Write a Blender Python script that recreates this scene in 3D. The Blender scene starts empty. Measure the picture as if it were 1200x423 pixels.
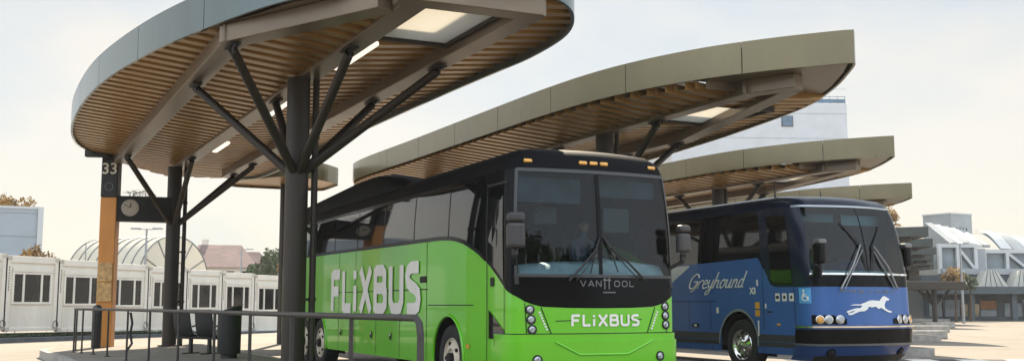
import bpy, bmesh, math, random
from math import sin, cos, pi, radians, sqrt, atan2
from mathutils import Matrix, Vector
random.seed(7)
sc = bpy.context.scene
COL = sc.collection

# ------------------------------------------------------------------ camera, sky, sun, exposure
EYE = 1.31
PITCH = math.atan(145.5 / 1250.0)
cam_d = bpy.data.cameras.new("camera")
cam_d.sensor_fit = 'HORIZONTAL'; cam_d.sensor_width = 36.0
cam_d.lens = 36.0 * 1250.0 / 1200.0
cam_d.clip_start = 0.1; cam_d.clip_end = 3000
cam = bpy.data.objects.new("camera", cam_d); COL.objects.link(cam)
cam.location = (0, 0, EYE); cam.rotation_euler = (pi / 2 + PITCH, 0, 0)
sc.camera = cam

SUN_EL, SUN_AZ = radians(43), radians(-4)      # azimuth from +Y towards +X: ahead of the camera
world = bpy.data.worlds.new("World"); sc.world = world; world.use_nodes = True
wn, wl = world.node_tree.nodes, world.node_tree.links
bg = wn["Background"]; bg.inputs[1].default_value = 0.10
sky = wn.new("ShaderNodeTexSky"); sky.sky_type = 'NISHITA'; sky.sun_disc = False
sky.sun_elevation = SUN_EL; sky.sun_rotation = SUN_AZ
sky.air_density = 1.0; sky.dust_density = .9; sky.ozone_density = 1.0
# high cloud: a thin veil ahead (cream and pale blue-grey), brighter unseen cloud added behind the viewer as fill, clear sky showing between
tc = wn.new("ShaderNodeTexCoord"); mp = wn.new("ShaderNodeMapping"); mp.inputs['Scale'].default_value = (1.0, 1.0, 2.4)
nz = wn.new("ShaderNodeTexNoise"); nz.inputs['Scale'].default_value = 2.0; nz.inputs['Detail'].default_value = 8; nz.inputs['Roughness'].default_value = .55
rmp = wn.new("ShaderNodeValToRGB"); e_ = rmp.color_ramp.elements
e_[0].position = .38; e_[0].color = (1.66, 1.83, 1.93, 1); e_[1].position = .58; e_[1].color = (2.36, 2.19, 1.90, 1)
sx_ = wn.new("ShaderNodeSeparateXYZ"); mr_ = wn.new("ShaderNodeMapRange")
mr_.inputs['From Min'].default_value = .30; mr_.inputs['From Max'].default_value = -.35
back = wn.new("ShaderNodeMix"); back.data_type = 'RGBA'; back.inputs['B'].default_value = (4.9, 5.4, 5.9, 1)
mix = wn.new("ShaderNodeMix"); mix.data_type = 'RGBA'; mix.inputs['Factor'].default_value = .93
wl.new(tc.outputs['Generated'], mp.inputs['Vector']); wl.new(mp.outputs[0], nz.inputs['Vector']); hz_ = wn.new("ShaderNodeMath"); hz_.operation = 'MULTIPLY_ADD'; hz_.inputs[1].default_value = -.75      # the veil is creamier near the horizon
ad_ = wn.new("ShaderNodeMath"); ad_.operation = 'ADD'; hz_.inputs[2].default_value = .13
wl.new(sx_.outputs['Z'], hz_.inputs[0]); wl.new(hz_.outputs[0], ad_.inputs[0]); wl.new(nz.outputs['Fac'], ad_.inputs[1]); wl.new(ad_.outputs[0], rmp.inputs[0])
wl.new(tc.outputs['Generated'], sx_.inputs[0]); wl.new(sx_.outputs['Y'], mr_.inputs['Value'])
wl.new(mr_.outputs[0], back.inputs['Factor']); wl.new(rmp.outputs[0], back.inputs['A'])
wl.new(sky.outputs[0], mix.inputs['A']); wl.new(back.outputs['Result'], mix.inputs['B']); wl.new(mix.outputs['Result'], bg.inputs[0])

sun_d = bpy.data.lights.new("sun", 'SUN'); sun_d.energy = 3.3; sun_d.angle = radians(.5); sun_d.color = (1, .86, .66)
sun = bpy.data.objects.new("sun", sun_d); COL.objects.link(sun)
_sd = Vector((sin(SUN_AZ) * cos(SUN_EL), cos(SUN_AZ) * cos(SUN_EL), sin(SUN_EL)))
sun.rotation_euler = _sd.to_track_quat('Z', 'Y').to_euler(); sun.location = (0, 0, 60)

vs = sc.view_settings
vs.view_transform = 'Standard'; vs.look = 'None'; vs.exposure = 1.8; vs.gamma = 1.0; vs.use_curve_mapping = False
sc.render.engine = 'CYCLES'
sc.cycles.max_bounces = 8; sc.cycles.transparent_max_bounces = 12
sc.cycles.caustics_reflective = False; sc.cycles.caustics_refractive = False

# ------------------------------------------------------------------ materials
MATS = {}
def mat(name, col, rough=.6, metal=0., var=.12, scale=3., bump=0., coat=0., spec=.5, emit=None, streak=0., grain=None):
    m = bpy.data.materials.new(name); m.use_nodes = True
    n, l = m.node_tree.nodes, m.node_tree.links
    p = n["Principled BSDF"]
    p.inputs['Roughness'].default_value = rough; p.inputs['Metallic'].default_value = metal
    p.inputs['Coat Weight'].default_value = coat; p.inputs['Specular IOR Level'].default_value = spec
    p.inputs['Coat Roughness'].default_value = .04
    c = (*col, 1)
    if var > 0:
        t = n.new("ShaderNodeTexCoord"); mpn = n.new("ShaderNodeMapping")
        mpn.inputs['Scale'].default_value = (1, 1, 1 - .85 * streak)
        nt = n.new("ShaderNodeTexNoise"); nt.inputs['Scale'].default_value = scale; nt.inputs['Detail'].default_value = 6
        r = n.new("ShaderNodeMapRange"); r.inputs['From Min'].default_value = .3; r.inputs['From Max'].default_value = .7
        r.inputs['To Min'].default_value = 1 - var; r.inputs['To Max'].default_value = 1 + var
        mx = n.new("ShaderNodeMix"); mx.data_type = 'RGBA'; mx.blend_type = 'MULTIPLY'; mx.inputs['Factor'].default_value = 1
        mx.inputs['A'].default_value = c
        l.new(t.outputs['Object'], mpn.inputs[0]); l.new(mpn.outputs[0], nt.inputs['Vector']); l.new(nt.outputs['Fac'], r.inputs['Value'])
        l.new(r.outputs[0], mx.inputs['B']); l.new(mx.outputs['Result'], p.inputs['Base Color'])
        rr = n.new("ShaderNodeMapRange"); rr.inputs['To Min'].default_value = max(0, rough - .06); rr.inputs['To Max'].default_value = min(1, rough + .08)
        l.new(nt.outputs['Fac'], rr.inputs['Value']); l.new(rr.outputs[0], p.inputs['Roughness'])
        if bump > 0:
            n2 = n.new("ShaderNodeTexNoise"); n2.inputs['Scale'].default_value = grain or scale * 12; n2.inputs['Detail'].default_value = 4
            l.new(t.outputs['Object'], n2.inputs['Vector'])
            b = n.new("ShaderNodeBump"); b.inputs['Strength'].default_value = bump; b.inputs['Distance'].default_value = .02
            l.new(n2.outputs['Fac'], b.inputs['Height']); l.new(b.outputs[0], p.inputs['Normal'])
    else:
        p.inputs['Base Color'].default_value = c
    if emit:
        p.inputs['Emission Color'].default_value = (*emit[0], 1); p.inputs['Emission Strength'].default_value = emit[1]
    MATS[name] = m
    return m

def glass(name, tint, ior=1.5, rough=0.0):
    m = bpy.data.materials.new(name); m.use_nodes = True
    n, l = m.node_tree.nodes, m.node_tree.links
    n.remove(n["Principled BSDF"]); out = n["Material Output"]
    t = n.new("ShaderNodeBsdfTransparent"); t.inputs[0].default_value = (*tint, 1)
    g = n.new("ShaderNodeBsdfGlossy"); g.inputs['Roughness'].default_value = rough
    f = n.new("ShaderNodeFresnel"); f.inputs[0].default_value = ior
    mx = n.new("ShaderNodeMixShader")
    l.new(f.outputs[0], mx.inputs[0]); l.new(t.outputs[0], mx.inputs[1]); l.new(g.outputs[0], mx.inputs[2]); l.new(mx.outputs[0], out.inputs[0])
    MATS[name] = m
    return m

def panel_light(name, col, trans):
    m = bpy.data.materials.new(name); m.use_nodes = True
    n, l = m.node_tree.nodes, m.node_tree.links
    n.remove(n["Principled BSDF"]); out = n["Material Output"]
    d = n.new("ShaderNodeBsdfDiffuse"); d.inputs[0].default_value = (*col, 1)
    t = n.new("ShaderNodeBsdfTranslucent"); t.inputs[0].default_value = (*col, 1)
    mx = n.new("ShaderNodeMixShader"); mx.inputs[0].default_value = trans
    l.new(d.outputs[0], mx.inputs[1]); l.new(t.outputs[0], mx.inputs[2]); l.new(mx.outputs[0], out.inputs[0])
    return m

# ground concrete with patches, stains and joints
TH_ = -.455
def ground_mat(name, a, b, scale, bump, joint=.22):
    m = bpy.data.materials.new(name); m.use_nodes = True
    n, l = m.node_tree.nodes, m.node_tree.links
    p = n["Principled BSDF"]; p.inputs['Roughness'].default_value = .85
    t = n.new("ShaderNodeTexCoord")
    n1 = n.new("ShaderNodeTexNoise"); n1.inputs['Scale'].default_value = scale; n1.inputs['Detail'].default_value = 8
    r = n.new("ShaderNodeValToRGB"); r.color_ramp.elements[0].position = .3; r.color_ramp.elements[1].position = .72
    r.color_ramp.elements[0].color = (*a, 1); r.color_ramp.elements[1].color = (*b, 1)
    n2 = n.new("ShaderNodeTexNoise"); n2.inputs['Scale'].default_value = 40; n2.inputs['Detail'].default_value = 5
    mx = n.new("ShaderNodeMix"); mx.data_type = 'RGBA'; mx.blend_type = 'OVERLAY'; mx.inputs['Factor'].default_value = .35
    l.new(t.outputs['Object'], n1.inputs['Vector']); l.new(t.outputs['Object'], n2.inputs['Vector'])
    l.new(n1.outputs['Fac'], r.inputs[0]); l.new(r.outputs[0], mx.inputs['A']); l.new(n2.outputs['Color'], mx.inputs['B'])
    br = n.new("ShaderNodeTexBrick"); br.offset = .5; br.inputs['Scale'].default_value = joint
    br.inputs['Color1'].default_value = (1, 1, 1, 1); br.inputs['Color2'].default_value = (.93, .93, .92, 1); br.inputs['Mortar'].default_value = (.55, .53, .5, 1)
    br.inputs['Mortar Size'].default_value = .004; br.inputs['Brick Width'].default_value = 1.0; br.inputs['Row Height'].default_value = .8
    rot = n.new("ShaderNodeMapping"); rot.inputs['Rotation'].default_value = (0, 0, TH_)
    st = n.new("ShaderNodeTexNoise"); st.inputs['Scale'].default_value = 1.1; st.inputs['Detail'].default_value = 9; st.inputs['Roughness'].default_value = .7
    sr = n.new("ShaderNodeValToRGB"); sr.color_ramp.elements[0].position = .58; sr.color_ramp.elements[1].position = .74
    sr.color_ramp.elements[0].color = (1, 1, 1, 1); sr.color_ramp.elements[1].color = (.62, .6, .58, 1)
    stretch = n.new("ShaderNodeMapping"); stretch.inputs['Rotation'].default_value = (0, 0, TH_ + .25); stretch.inputs['Scale'].default_value = (2.2, .07, 1)
    ty = n.new("ShaderNodeTexNoise"); ty.inputs['Scale'].default_value = 1.0; ty.inputs['Detail'].default_value = 3
    tr_ = n.new("ShaderNodeValToRGB"); tr_.color_ramp.elements[0].position = .60; tr_.color_ramp.elements[1].position = .70
    tr_.color_ramp.elements[0].color = (1, 1, 1, 1); tr_.color_ramp.elements[1].color = (.8, .79, .78, 1)
    l.new(t.outputs['Object'], rot.inputs[0]); l.new(rot.outputs[0], br.inputs['Vector']); l.new(t.outputs['Object'], st.inputs['Vector']); l.new(st.outputs['Fac'], sr.inputs[0])
    l.new(t.outputs['Object'], stretch.inputs[0]); l.new(stretch.outputs[0], ty.inputs['Vector']); l.new(ty.outputs['Fac'], tr_.inputs[0])
    last = mx.outputs['Result']
    for src in (br.outputs['Color'], sr.outputs[0], tr_.outputs[0]):
        m2 = n.new("ShaderNodeMix"); m2.data_type = 'RGBA'; m2.blend_type = 'MULTIPLY'; m2.inputs['Factor'].default_value = 1
        l.new(last, m2.inputs['A']); l.new(src, m2.inputs['B']); last = m2.outputs['Result']
    hs = n.new("ShaderNodeHueSaturation"); hs.inputs['Saturation'].default_value = .85
    l.new(last, hs.inputs['Color']); l.new(hs.outputs[0], p.inputs['Base Color'])
    b_ = n.new("ShaderNodeBump"); b_.inputs['Strength'].default_value = bump; b_.inputs['Distance'].default_value = .01
    l.new(n2.outputs['Fac'], b_.inputs['Height']); l.new(b_.outputs[0], p.inputs['Normal'])
    return m

M_GROUND = ground_mat("concrete_yard", (.18, .15, .118), (.245, .208, .165), .35, .3)
M_PLATFORM = ground_mat("platform_paving", (.17, .145, .115), (.26, .225, .175), 1.6, .4, 1.6)
M_KERB = mat("kerb_stone", (.33, .31, .28), .85, var=.25, scale=4, bump=.4)
M_PAINT = mat("road_paint", (.74, .73, .70), .7, var=.15, scale=5)
M_DARKROAD = mat("dark_asphalt", (.055, .055, .058), .85, var=.25, scale=3, bump=.4)
M_FASCIA = mat("fascia_bronze", (.165, .137, .072), .28, .45, var=.1, scale=1.2, streak=.6, coat=.3)
M_FASCIA2 = mat('fascia_sky_tint', (.115, .155, .165), .30, .45, var=.12, scale=1.2, streak=.6, coat=.3)  # near shelter: blue of the reflected sky put into the base colour
M_FASCIA3 = mat('fascia_far_dark', (.045, .055, .052), .4, .2, var=.12, scale=1.2, streak=.6)
M_SOFFIT = mat("soffit_bronze", (.34, .195, .062), .34, .5, var=.12, scale=2.0)
M_DECK = mat("roof_deck", (.30, .30, .30), .8)
M_BEAM = mat("beam_paint", (.175, .135, .095), .33, .45, var=.1, scale=1.5)
M_STEEL = mat("dark_column_paint", (.022, .015, .009), .5, 0, var=.15, scale=2.5, streak=.5)
M_BLACKSTEEL = mat("black_steel", (.014, .014, .015), .55, 0, var=.2, scale=3)
M_RAIL = mat("rail_paint", (.03, .027, .024), .5, .0, var=.2, scale=4)
M_ORANGE = mat("orange_pillar", (.60, .25, .05), .5, var=.12, scale=2.5, streak=.7)
M_NOTICE = mat("notice_paper", (.52, .33, .14), .7, var=.35, scale=9)
M_SIGNBLACK = mat("sign_black", (.009, .009, .010), .55, var=.15)
M_SIGNTEXT = mat("sign_text", (.80, .74, .60), .6, var=0)
M_CLOCK = mat("clock_face", (.50, .44, .36), .5, var=.1)
M_GREEN = mat("green_paint", (.125, .50, .004), .35, 0, var=.06, scale=1.1, coat=.6, streak=.5)
M_BLACKGLOSS = mat("black_gloss", (.004, .004, .005), .16, 0, var=.1, scale=3, spec=.1)
M_GLASS2 = glass('raked_windscreen_glass', (.46, .74, .80), 1.48)
M_SIDEGLASS = mat("dark_side_glass", (.004, .005, .006), .03, 0, var=.0, spec=.55)
M_BUSROOF = mat("bus_roof_black", (.007, .009, .012), .34, var=.2, scale=2, spec=.4)
M_ROOFMATT = mat('coach_roof_matt', (.004, .005, .007), .6, var=.2, scale=2, spec=.08)
M_GREYTRIM = mat("grey_trim", (.16, .165, .17), .4, .3, var=.1)
M_DARKTRIM = mat('dark_trim', (.05, .052, .055), .4, .2, var=.1)
M_NAVY = mat('navy_gloss', (.006, .012, .030), .18, 0, var=.1, scale=3, spec=.3)
M_WHITE = mat("white_lettering", (.80, .77, .72), .5, var=0.05)
M_RUBBER = mat("rubber", (.014, .014, .014), .75, var=.25, scale=6)
M_RIM = mat("cream_rim", (.62, .54, .43), .4, .1, var=.12, scale=6)
M_CHROME = mat("chrome_rim", (.72, .70, .67), .16, 1., var=.05)
M_HOLE = mat("dark_hole", (.006, .006, .006), .7, var=0)
M_AMBER = mat("amber_lens", (.75, .36, .05), .25, var=.1, scale=20, coat=.8)
M_LENS = mat("lamp_lens", (.42, .44, .46), .12, .55, var=.25, scale=25, coat=1.)
M_MIRROR = mat("mirror_housing", (.04, .038, .04), .42, var=.15, scale=8)
M_DASH = mat("dashboard", (.55, .55, .55), .6, var=.15, scale=5)
M_INTERIOR = mat("dark_interior", (.025, .04, .05), .8, var=.3, scale=4)
M_SEAT = mat("seat_fabric", (.030, .04, .055), .85, var=.3, scale=9)
M_SKIN = mat("skin", (.42, .24, .16), .55, var=.06)
M_SHIRT = mat("blue_shirt", (.07, .10, .14), .8, var=.1)
M_HAIR = mat("hair", (.03, .02, .015), .7, var=.1)
M_BLUE = mat("blue_paint", (.036, .115, .345), .34, .0, var=.08, scale=1.2, streak=.5, coat=.12, spec=.35)
M_BLUEDARK = mat("deep_blue_paint", (.016, .055, .19), .3, .0, var=.05, coat=.12, spec=.35)
M_SILVERPAINT = mat("silver_paint", (.34, .37, .40), .3, .5, var=.05, coat=1.)
M_STRIPE = mat("grey_stripe", (.035, .035, .038), .5, var=.15)
M_SIGNBLUE = mat("access_blue", (.10, .38, .72), .5, var=0)
M_GLASS = glass("windscreen_glass", (.60, .80, .86), 1.38)
M_CABIN = mat("cabin_white", (.78, .75, .68), .6, var=.08, scale=1.2, streak=.8)
M_CABINPOST = mat("cabin_post", (.52, .49, .44), .6, var=.15, scale=3)
M_WINDOW = mat("cabin_window", (.016, .013, .012), .06, var=.5, scale=3, spec=.5)
M_HALL = mat("blue_grey_cladding", (.30, .345, .385), .55, var=.06, scale=.8)
M_VAULT = panel_light("vault_glazing", (.72, .70, .64), .45)
M_VAULTRIB = mat("vault_rib", (.16, .18, .18), .5, var=.1)
M_ROOFTILE = mat("roof_tiles", (.19, .13, .12), .85, var=.25, scale=1.0)
M_HOUSEWALL = mat("house_wall", (.62, .56, .48), .85, var=.1)
M_TOWER = mat("white_facade", (.52, .53, .55), .6, var=.06, scale=.6)
M_TOWERGLASS = mat("facade_glass", (.07, .13, .20), .08, var=.3, scale=1.)
M_LATTICE = mat("lattice_white", (.47, .49, .50), .5, var=.08, scale=.7)
M_LATGLASS = mat("station_glass", (.16, .20, .22), .15, var=.35, scale=.7)
M_CONC = mat("station_concrete", (.30, .325, .34), .8, var=.12, scale=.5)
M_GABLE = panel_light("gable_glazing", (.75, .74, .68), .5)
M_STATDARK = mat("station_frame", (.045, .065, .08), .5, var=.15)
M_SHOP = mat("shop_poster", (.44, .34, .22), .7, var=.75, scale=1.1)
M_SHOPB = mat("shop_shutter", (.40, .16, .05), .6, var=.3, scale=1.5)
M_SHOPC = mat("shop_sign_grey", (.30, .34, .37), .6, var=.2, scale=2)
M_LEAF_AUT = mat("autumn_leaf", (.25, .14, .03), .7, var=.5, scale=1.2)
M_LEAF_GRN = mat("green_leaf", (.062, .085, .03), .7, var=.5, scale=1.2)
M_BARK = mat("bark", (.07, .05, .035), .9, var=.3, scale=6)
M_ROOFLIGHT = panel_light("roof_light", (.80, .78, .73), .66)
M_TUBE = mat("light_tube", (.85, .8, .7), .4, var=0, emit=((1, .93, .82), .28))
M_BLADE = mat("light_steel", (.30, .31, .32), .4, .6, var=.1)

# ------------------------------------------------------------------ mesh builder
class MB:
    def __init__(s): s.v = []; s.f = []
    def add(s, vs_, fs):
        o = len(s.v); s.v += [tuple(p) for p in vs_]; s.f += [tuple(i + o for i in f) for f in fs]; return s
    def box(s, c, d, rot=None):
        x, y, z = [k / 2 for k in d]
        P = [Vector(p) for p in ((-x, -y, -z), (x, -y, -z), (x, y, -z), (-x, y, -z), (-x, -y, z), (x, -y, z), (x, y, z), (-x, y, z))]
        if rot is not None: P = [rot @ p for p in P]
        c = Vector(c)
        return s.add([p + c for p in P], [(0, 3, 2, 1), (4, 5, 6, 7), (0, 1, 5, 4), (1, 2, 6, 5), (2, 3, 7, 6), (3, 0, 4, 7)])
    def bar(s, a, b, w, h):
        a, b = Vector(a), Vector(b); d = (b - a); L = d.length; d.normalize()
        up = Vector((0, 0, 1)) if abs(d.z) < .98 else Vector((1, 0, 0))
        x = d.cross(up).normalized(); y = x.cross(d).normalized()
        P = []
        for q in (a, b):
            for i, j in ((-1, -1), (1, -1), (1, 1), (-1, 1)): P.append(q + x * (i * w / 2) + y * (j * h / 2))
        return s.add(P, [(3, 2, 1, 0), (4, 5, 6, 7), (0, 1, 5, 4), (1, 2, 6, 5), (2, 3, 7, 6), (3, 0, 4, 7)])
    def tube(s, pts, r, n=10, cap=True):
        pts = [Vector(p) for p in pts]; rs = r if isinstance(r, (list, tuple)) else [r] * len(pts)
        base = len(s.v); prev = None
        for i, p in enumerate(pts):
            d = (pts[min(i + 1, len(pts) - 1)] - pts[max(i - 1, 0)]).normalized()
            if prev is None:
                up = Vector((0, 0, 1)) if abs(d.z) < .95 else Vector((1, 0, 0))
                x = d.cross(up).normalized()
            else:
                x = (prev - d * prev.dot(d)).normalized()
            y = d.cross(x); prev = x
            for k in range(n):
                a = 2 * pi * k / n; s.v.append(tuple(p + (x * cos(a) + y * sin(a)) * rs[i]))
        for i in range(len(pts) - 1):
            for k in range(n):
                a, b = base + i * n + k, base + i * n + (k + 1) % n
                s.f.append((a, a + n, b + n, b))
        if cap:
            s.f.append(tuple(base + k for k in range(n)))
            e = base + (len(pts) - 1) * n
            s.f.append(tuple(e + k for k in reversed(range(n))))
        return s
    def prism(s, poly, z0, z1):
        n = len(poly)
        P = [(x, y, z0) for x, y in poly] + [(x, y, z1) for x, y in poly]
        F = [tuple(reversed(range(n))), tuple(range(n, 2 * n))] + [(i, (i + 1) % n, n + (i + 1) % n, n + i) for i in range(n)]
        return s.add(P, F)
    def grid(s, rows, flip=False):
        o = len(s.v); n = len(rows[0])
        for r in rows: s.v += [tuple(p) for p in r]
        for i in range(len(rows) - 1):
            for k in range(n - 1):
                q = (o + i * n + k, o + i * n + k + 1, o + (i + 1) * n + k + 1, o + (i + 1) * n + k)
                s.f.append(q[::-1] if flip else q)
        return s
    def lathe(s, prof, M, n=24):
        # prof: (radius, axial) pairs; M maps local (axis = z) to the builder's space
        o = len(s.v)
        for r, z in prof:
            for k in range(n):
                a = 2 * pi * k / n; s.v.append(tuple(M @ Vector((r * cos(a), r * sin(a), z))))
        for i in range(len(prof) - 1):
            for k in range(n):
                a, b = o + i * n + k, o + i * n + (k + 1) % n
                s.f.append((a, b, b + n, a + n))
        return s

def link(name, me, m, parent=None, smooth=None, bevel=0):
    o = bpy.data.objects.new(name, me); COL.objects.link(o)
    if m is not None: me.materials.append(m)
    if smooth is not None:
        me.shade_smooth(); me.set_sharp_from_angle(angle=radians(smooth))
    if bevel:
        b = o.modifiers.new("bevel", 'BEVEL'); b.width = bevel; b.segments = 2; b.limit_method = 'ANGLE'
    if parent is not None: o.parent = parent
    return o

class Thing:
    """an Empty at the thing's base; part() takes shapes written in frame F and stores them in the Empty's space"""
    def __init__(s, name, label, cat, M, F=None, group=None):
        s.root = bpy.data.objects.new(name, None); COL.objects.link(s.root)
        s.root.empty_display_size = .3
        s.root.matrix_world = M; s.M = M
        s.T = M.inverted() @ (F if F is not None else Matrix.Identity(4))
        tag(s.root, label, cat, group)
    def part(s, name, mb, m, parent=None, smooth=None, bevel=0, fix=True):
        me = bpy.data.meshes.new(name); me.from_pydata([s.T @ Vector(p) for p in mb.v], [], mb.f); me.update()
        if fix: recalc(me)
        return link(name, me, m, parent or s.root, smooth, bevel)
    def add_mesh(s, name, me, m, parent=None, X=None):
        me.transform(s.T @ (X if X is not None else Matrix.Identity(4)))
        return link(name, me, m, parent or s.root)

def recalc(me):
    bm = bmesh.new(); bm.from_mesh(me); bmesh.ops.recalc_face_normals(bm, faces=bm.faces); bm.to_mesh(me); bm.free()

def tag(o, label=None, cat=None, group=None, kind=None):
    if label: o['label'] = label
    if cat: o['category'] = cat
    if group: o['group'] = group
    if kind: o['kind'] = kind
    return o

def single(name, mb, m, label=None, cat=None, group=None, kind=None, smooth=None, bevel=0, F=None):
    F = F if F is not None else Matrix.Identity(4)
    pts = [F @ Vector(p) for p in mb.v]
    if kind == 'structure': c = Vector((0, 0, 0))
    else: c = Vector((sum(p.x for p in pts) / len(pts), sum(p.y for p in pts) / len(pts), min(p.z for p in pts)))
    me = bpy.data.meshes.new(name); me.from_pydata([p - c for p in pts], [], mb.f); me.update(); recalc(me)
    o = link(name, me, m, None, smooth, bevel); o.location = c
    return tag(o, label, cat, group, kind)

def copy_tree(o, parent=None):
    c = o.copy(); COL.objects.link(c)
    if parent is not None: c.parent = parent
    for ch in [k for k in list(bpy.data.objects) if k.parent == o]: copy_tree(ch, c)
    return c

def T3(x, y, z=0, rz=0): return Matrix.Translation((x, y, z)) @ Matrix.Rotation(rz, 4, 'Z')

def at(px, py, Y):
    """world point at depth Y seen along a photo direction (used to survey far buildings)"""
    a = (px - 600) / 1250; b = (211.5 - py) / 1250; c_, s_ = cos(PITCH), sin(PITCH)
    k = Y / (c_ - b * s_)
    return Vector((a * k, Y, EYE + (s_ + b * c_) * k))

def text_mesh(body, size, extrude=.004, shear=0., offset=0., align='CENTER', spacing=1.0):
    cu = bpy.data.curves.new("txt", 'FONT'); cu.body = body; cu.size = size; cu.extrude = extrude; cu.shear = shear
    cu.offset = offset; cu.align_x = align; cu.align_y = 'CENTER'; cu.space_character = spacing; cu.resolution_u = 4
    o = bpy.data.objects.new("txt", cu); COL.objects.link(o)
    dg = bpy.context.evaluated_depsgraph_get(); me = bpy.data.meshes.new_from_object(o.evaluated_get(dg))
    bpy.data.objects.remove(o); bpy.data.curves.remove(cu)
    return me

def cat_rom(pts, sub=6, closed=True):
    out = []; n = len(pts)
    for i in range(n if closed else n - 1):
        p0, p1, p2, p3 = (pts[(i + k - 1) % n] if closed else pts[min(max(i + k - 1, 0), n - 1)] for k in range(4))
        for j in range(sub):
            t = j / sub
            out.append(tuple(.5 * (2 * b + (c - a) * t + (2 * a - 5 * b + 4 * c - d) * t * t + (3 * b - a - 3 * c + d) * t ** 3) for a, b, c, d in zip(p0, p1, p2, p3)))
    if not closed: out.append(tuple(pts[-1]))
    return out

# bay frame: n runs across the bays, t runs away along the buses and shelters
TH = .455; BAY = Matrix.Rotation(TH, 4, 'Z')
def bay(n, t, z=0): return BAY @ Vector((n, t, z))

# ------------------------------------------------------------------ ground, platforms, road marks
g = MB(); g.add([(-1500, -400, 0), (1500, -400, 0), (1500, 2200, 0), (-1500, 2200, 0)], [(0, 1, 2, 3)])
single("ground", g, M_GROUND, kind='structure')

def rounded(poly, r=1.0, n=6):
    out = []; N = len(poly)
    for i in range(N):
        p, a, b = Vector(poly[i]), Vector(poly[i - 1]), Vector(poly[(i + 1) % N])
        u, v = (a - p), (b - p); q = min(r, u.length * .45, v.length * .45); u.normalize(); v.normalize()
        s_, e_ = p + u * q, p + v * q
        for k in range(n + 1):
            t = k / n; out.append(tuple(s_ * (1 - t) ** 2 + p * (2 * t * (1 - t)) + e_ * t ** 2))
    return out

def inset(poly, d):
    N = len(poly); cx = sum(p[0] for p in poly) / N; cy = sum(p[1] for p in poly) / N; out = []
    for i in range(N):
        a, b = Vector(poly[i - 1]), Vector(poly[(i + 1) % N]); tdir = (b - a).normalized(); nn = Vector((-tdir.y, tdir.x))
        p = Vector(poly[i])
        if nn.dot(Vector((cx, cy)) - p) < 0: nn = -nn
        out.append(tuple(p + nn * d))
    return out

PZ = .20
pl1 = rounded([(1.9, 4.0), (5.65, 4.0), (5.65, 32.5), (4.6, 33.0), (1.15, 30.6), (1.5, 25.0)], 1.6, 7)
single("platform_kerb", MB().prism(pl1, 0, PZ - .004), M_KERB, kind='structure', F=BAY)
single("platform_paving", MB().prism(inset(pl1, .16), PZ - .05, PZ), M_PLATFORM, kind='structure', F=BAY)
pl2 = rounded([(9.35, 15.0), (12.9, 17.0), (13.0, 36.0), (9.35, 36.0)], 1.2, 6)
single("platform_kerb", MB().prism(pl2, 0, PZ - .004), M_KERB, kind='structure', F=BAY)
single("platform_paving", MB().prism(inset(pl2, .16), PZ - .05, PZ), M_PLATFORM, kind='structure', F=BAY)
for k in (1, 2, 4, 5, 6, 7, 8, 9):
    dn, dt = 9.25 * k, 8.15 * k
    p_ = rounded([(9.6 + dn, 13.5 + dt), (12.7 + dn, 11.5 + dt), (14.2 + dn, 15.0 + dt), (13.3 + dn, 34 + dt), (9.6 + dn, 34 + dt)], 1.2, 5)
    single("platform_kerb", MB().prism(p_, 0, PZ - .004), M_KERB, kind='structure', F=BAY)
    single("platform_paving", MB().prism(inset(p_, .16), PZ - .05, PZ), M_PLATFORM, kind='structure', F=BAY)

# pedestrian crossing ahead of the blue bus
zr = MB(); ang = -.09
for i in range(14):
    x0 = 8.2 + i * 1.17
    P = [Vector((x0, -1.3, 0)), Vector((x0 + .62, -1.3, 0)), Vector((x0 + .62, 1.6, 0)), Vector((x0, 1.6, 0))]
    R = Matrix.Rotation(ang, 4, 'Z'); zr.add([R @ p + Vector((0, 25.4, .008)) for p in P], [(0, 1, 2, 3)])
R = Matrix.Rotation(ang, 4, 'Z')
single("crossing_asphalt", MB().add([R @ Vector(p) + Vector((0, 25.4, .004)) for p in ((6.5, -2.6, 0), (26, -2.6, 0), (26, 1.75, 0), (6.5, 1.75, 0))], [(0, 1, 2, 3)]), M_DARKROAD, kind='structure')
single("crossing_markings", zr, M_PAINT, kind='structure')

# ------------------------------------------------------------------ shelters (roof on forked columns)
ZF0, ZF1 = 5.35, 5.92
def crossings(poly, t):
    xs = []
    for i in range(len(poly)):
        (n0, t0), (n1, t1) = poly[i], poly[(i + 1) % len(poly)]
        if (t0 <= t) != (t1 <= t): xs.append(n0 + (n1 - n0) * (t - t0) / (t1 - t0))
    return (min(xs), max(xs)) if len(xs) >= 2 else None

def dense_resample(poly, step):
    P = [Vector(p) for p in poly]; P.append(P[0]); out = []; acc = 0
    for a, b in zip(P[:-1], P[1:]):
        L = (b - a).length; d = acc
        while d < L: out.append(tuple(a + (b - a) * (d / L))); d += step
        acc = d - L
    return out

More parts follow.
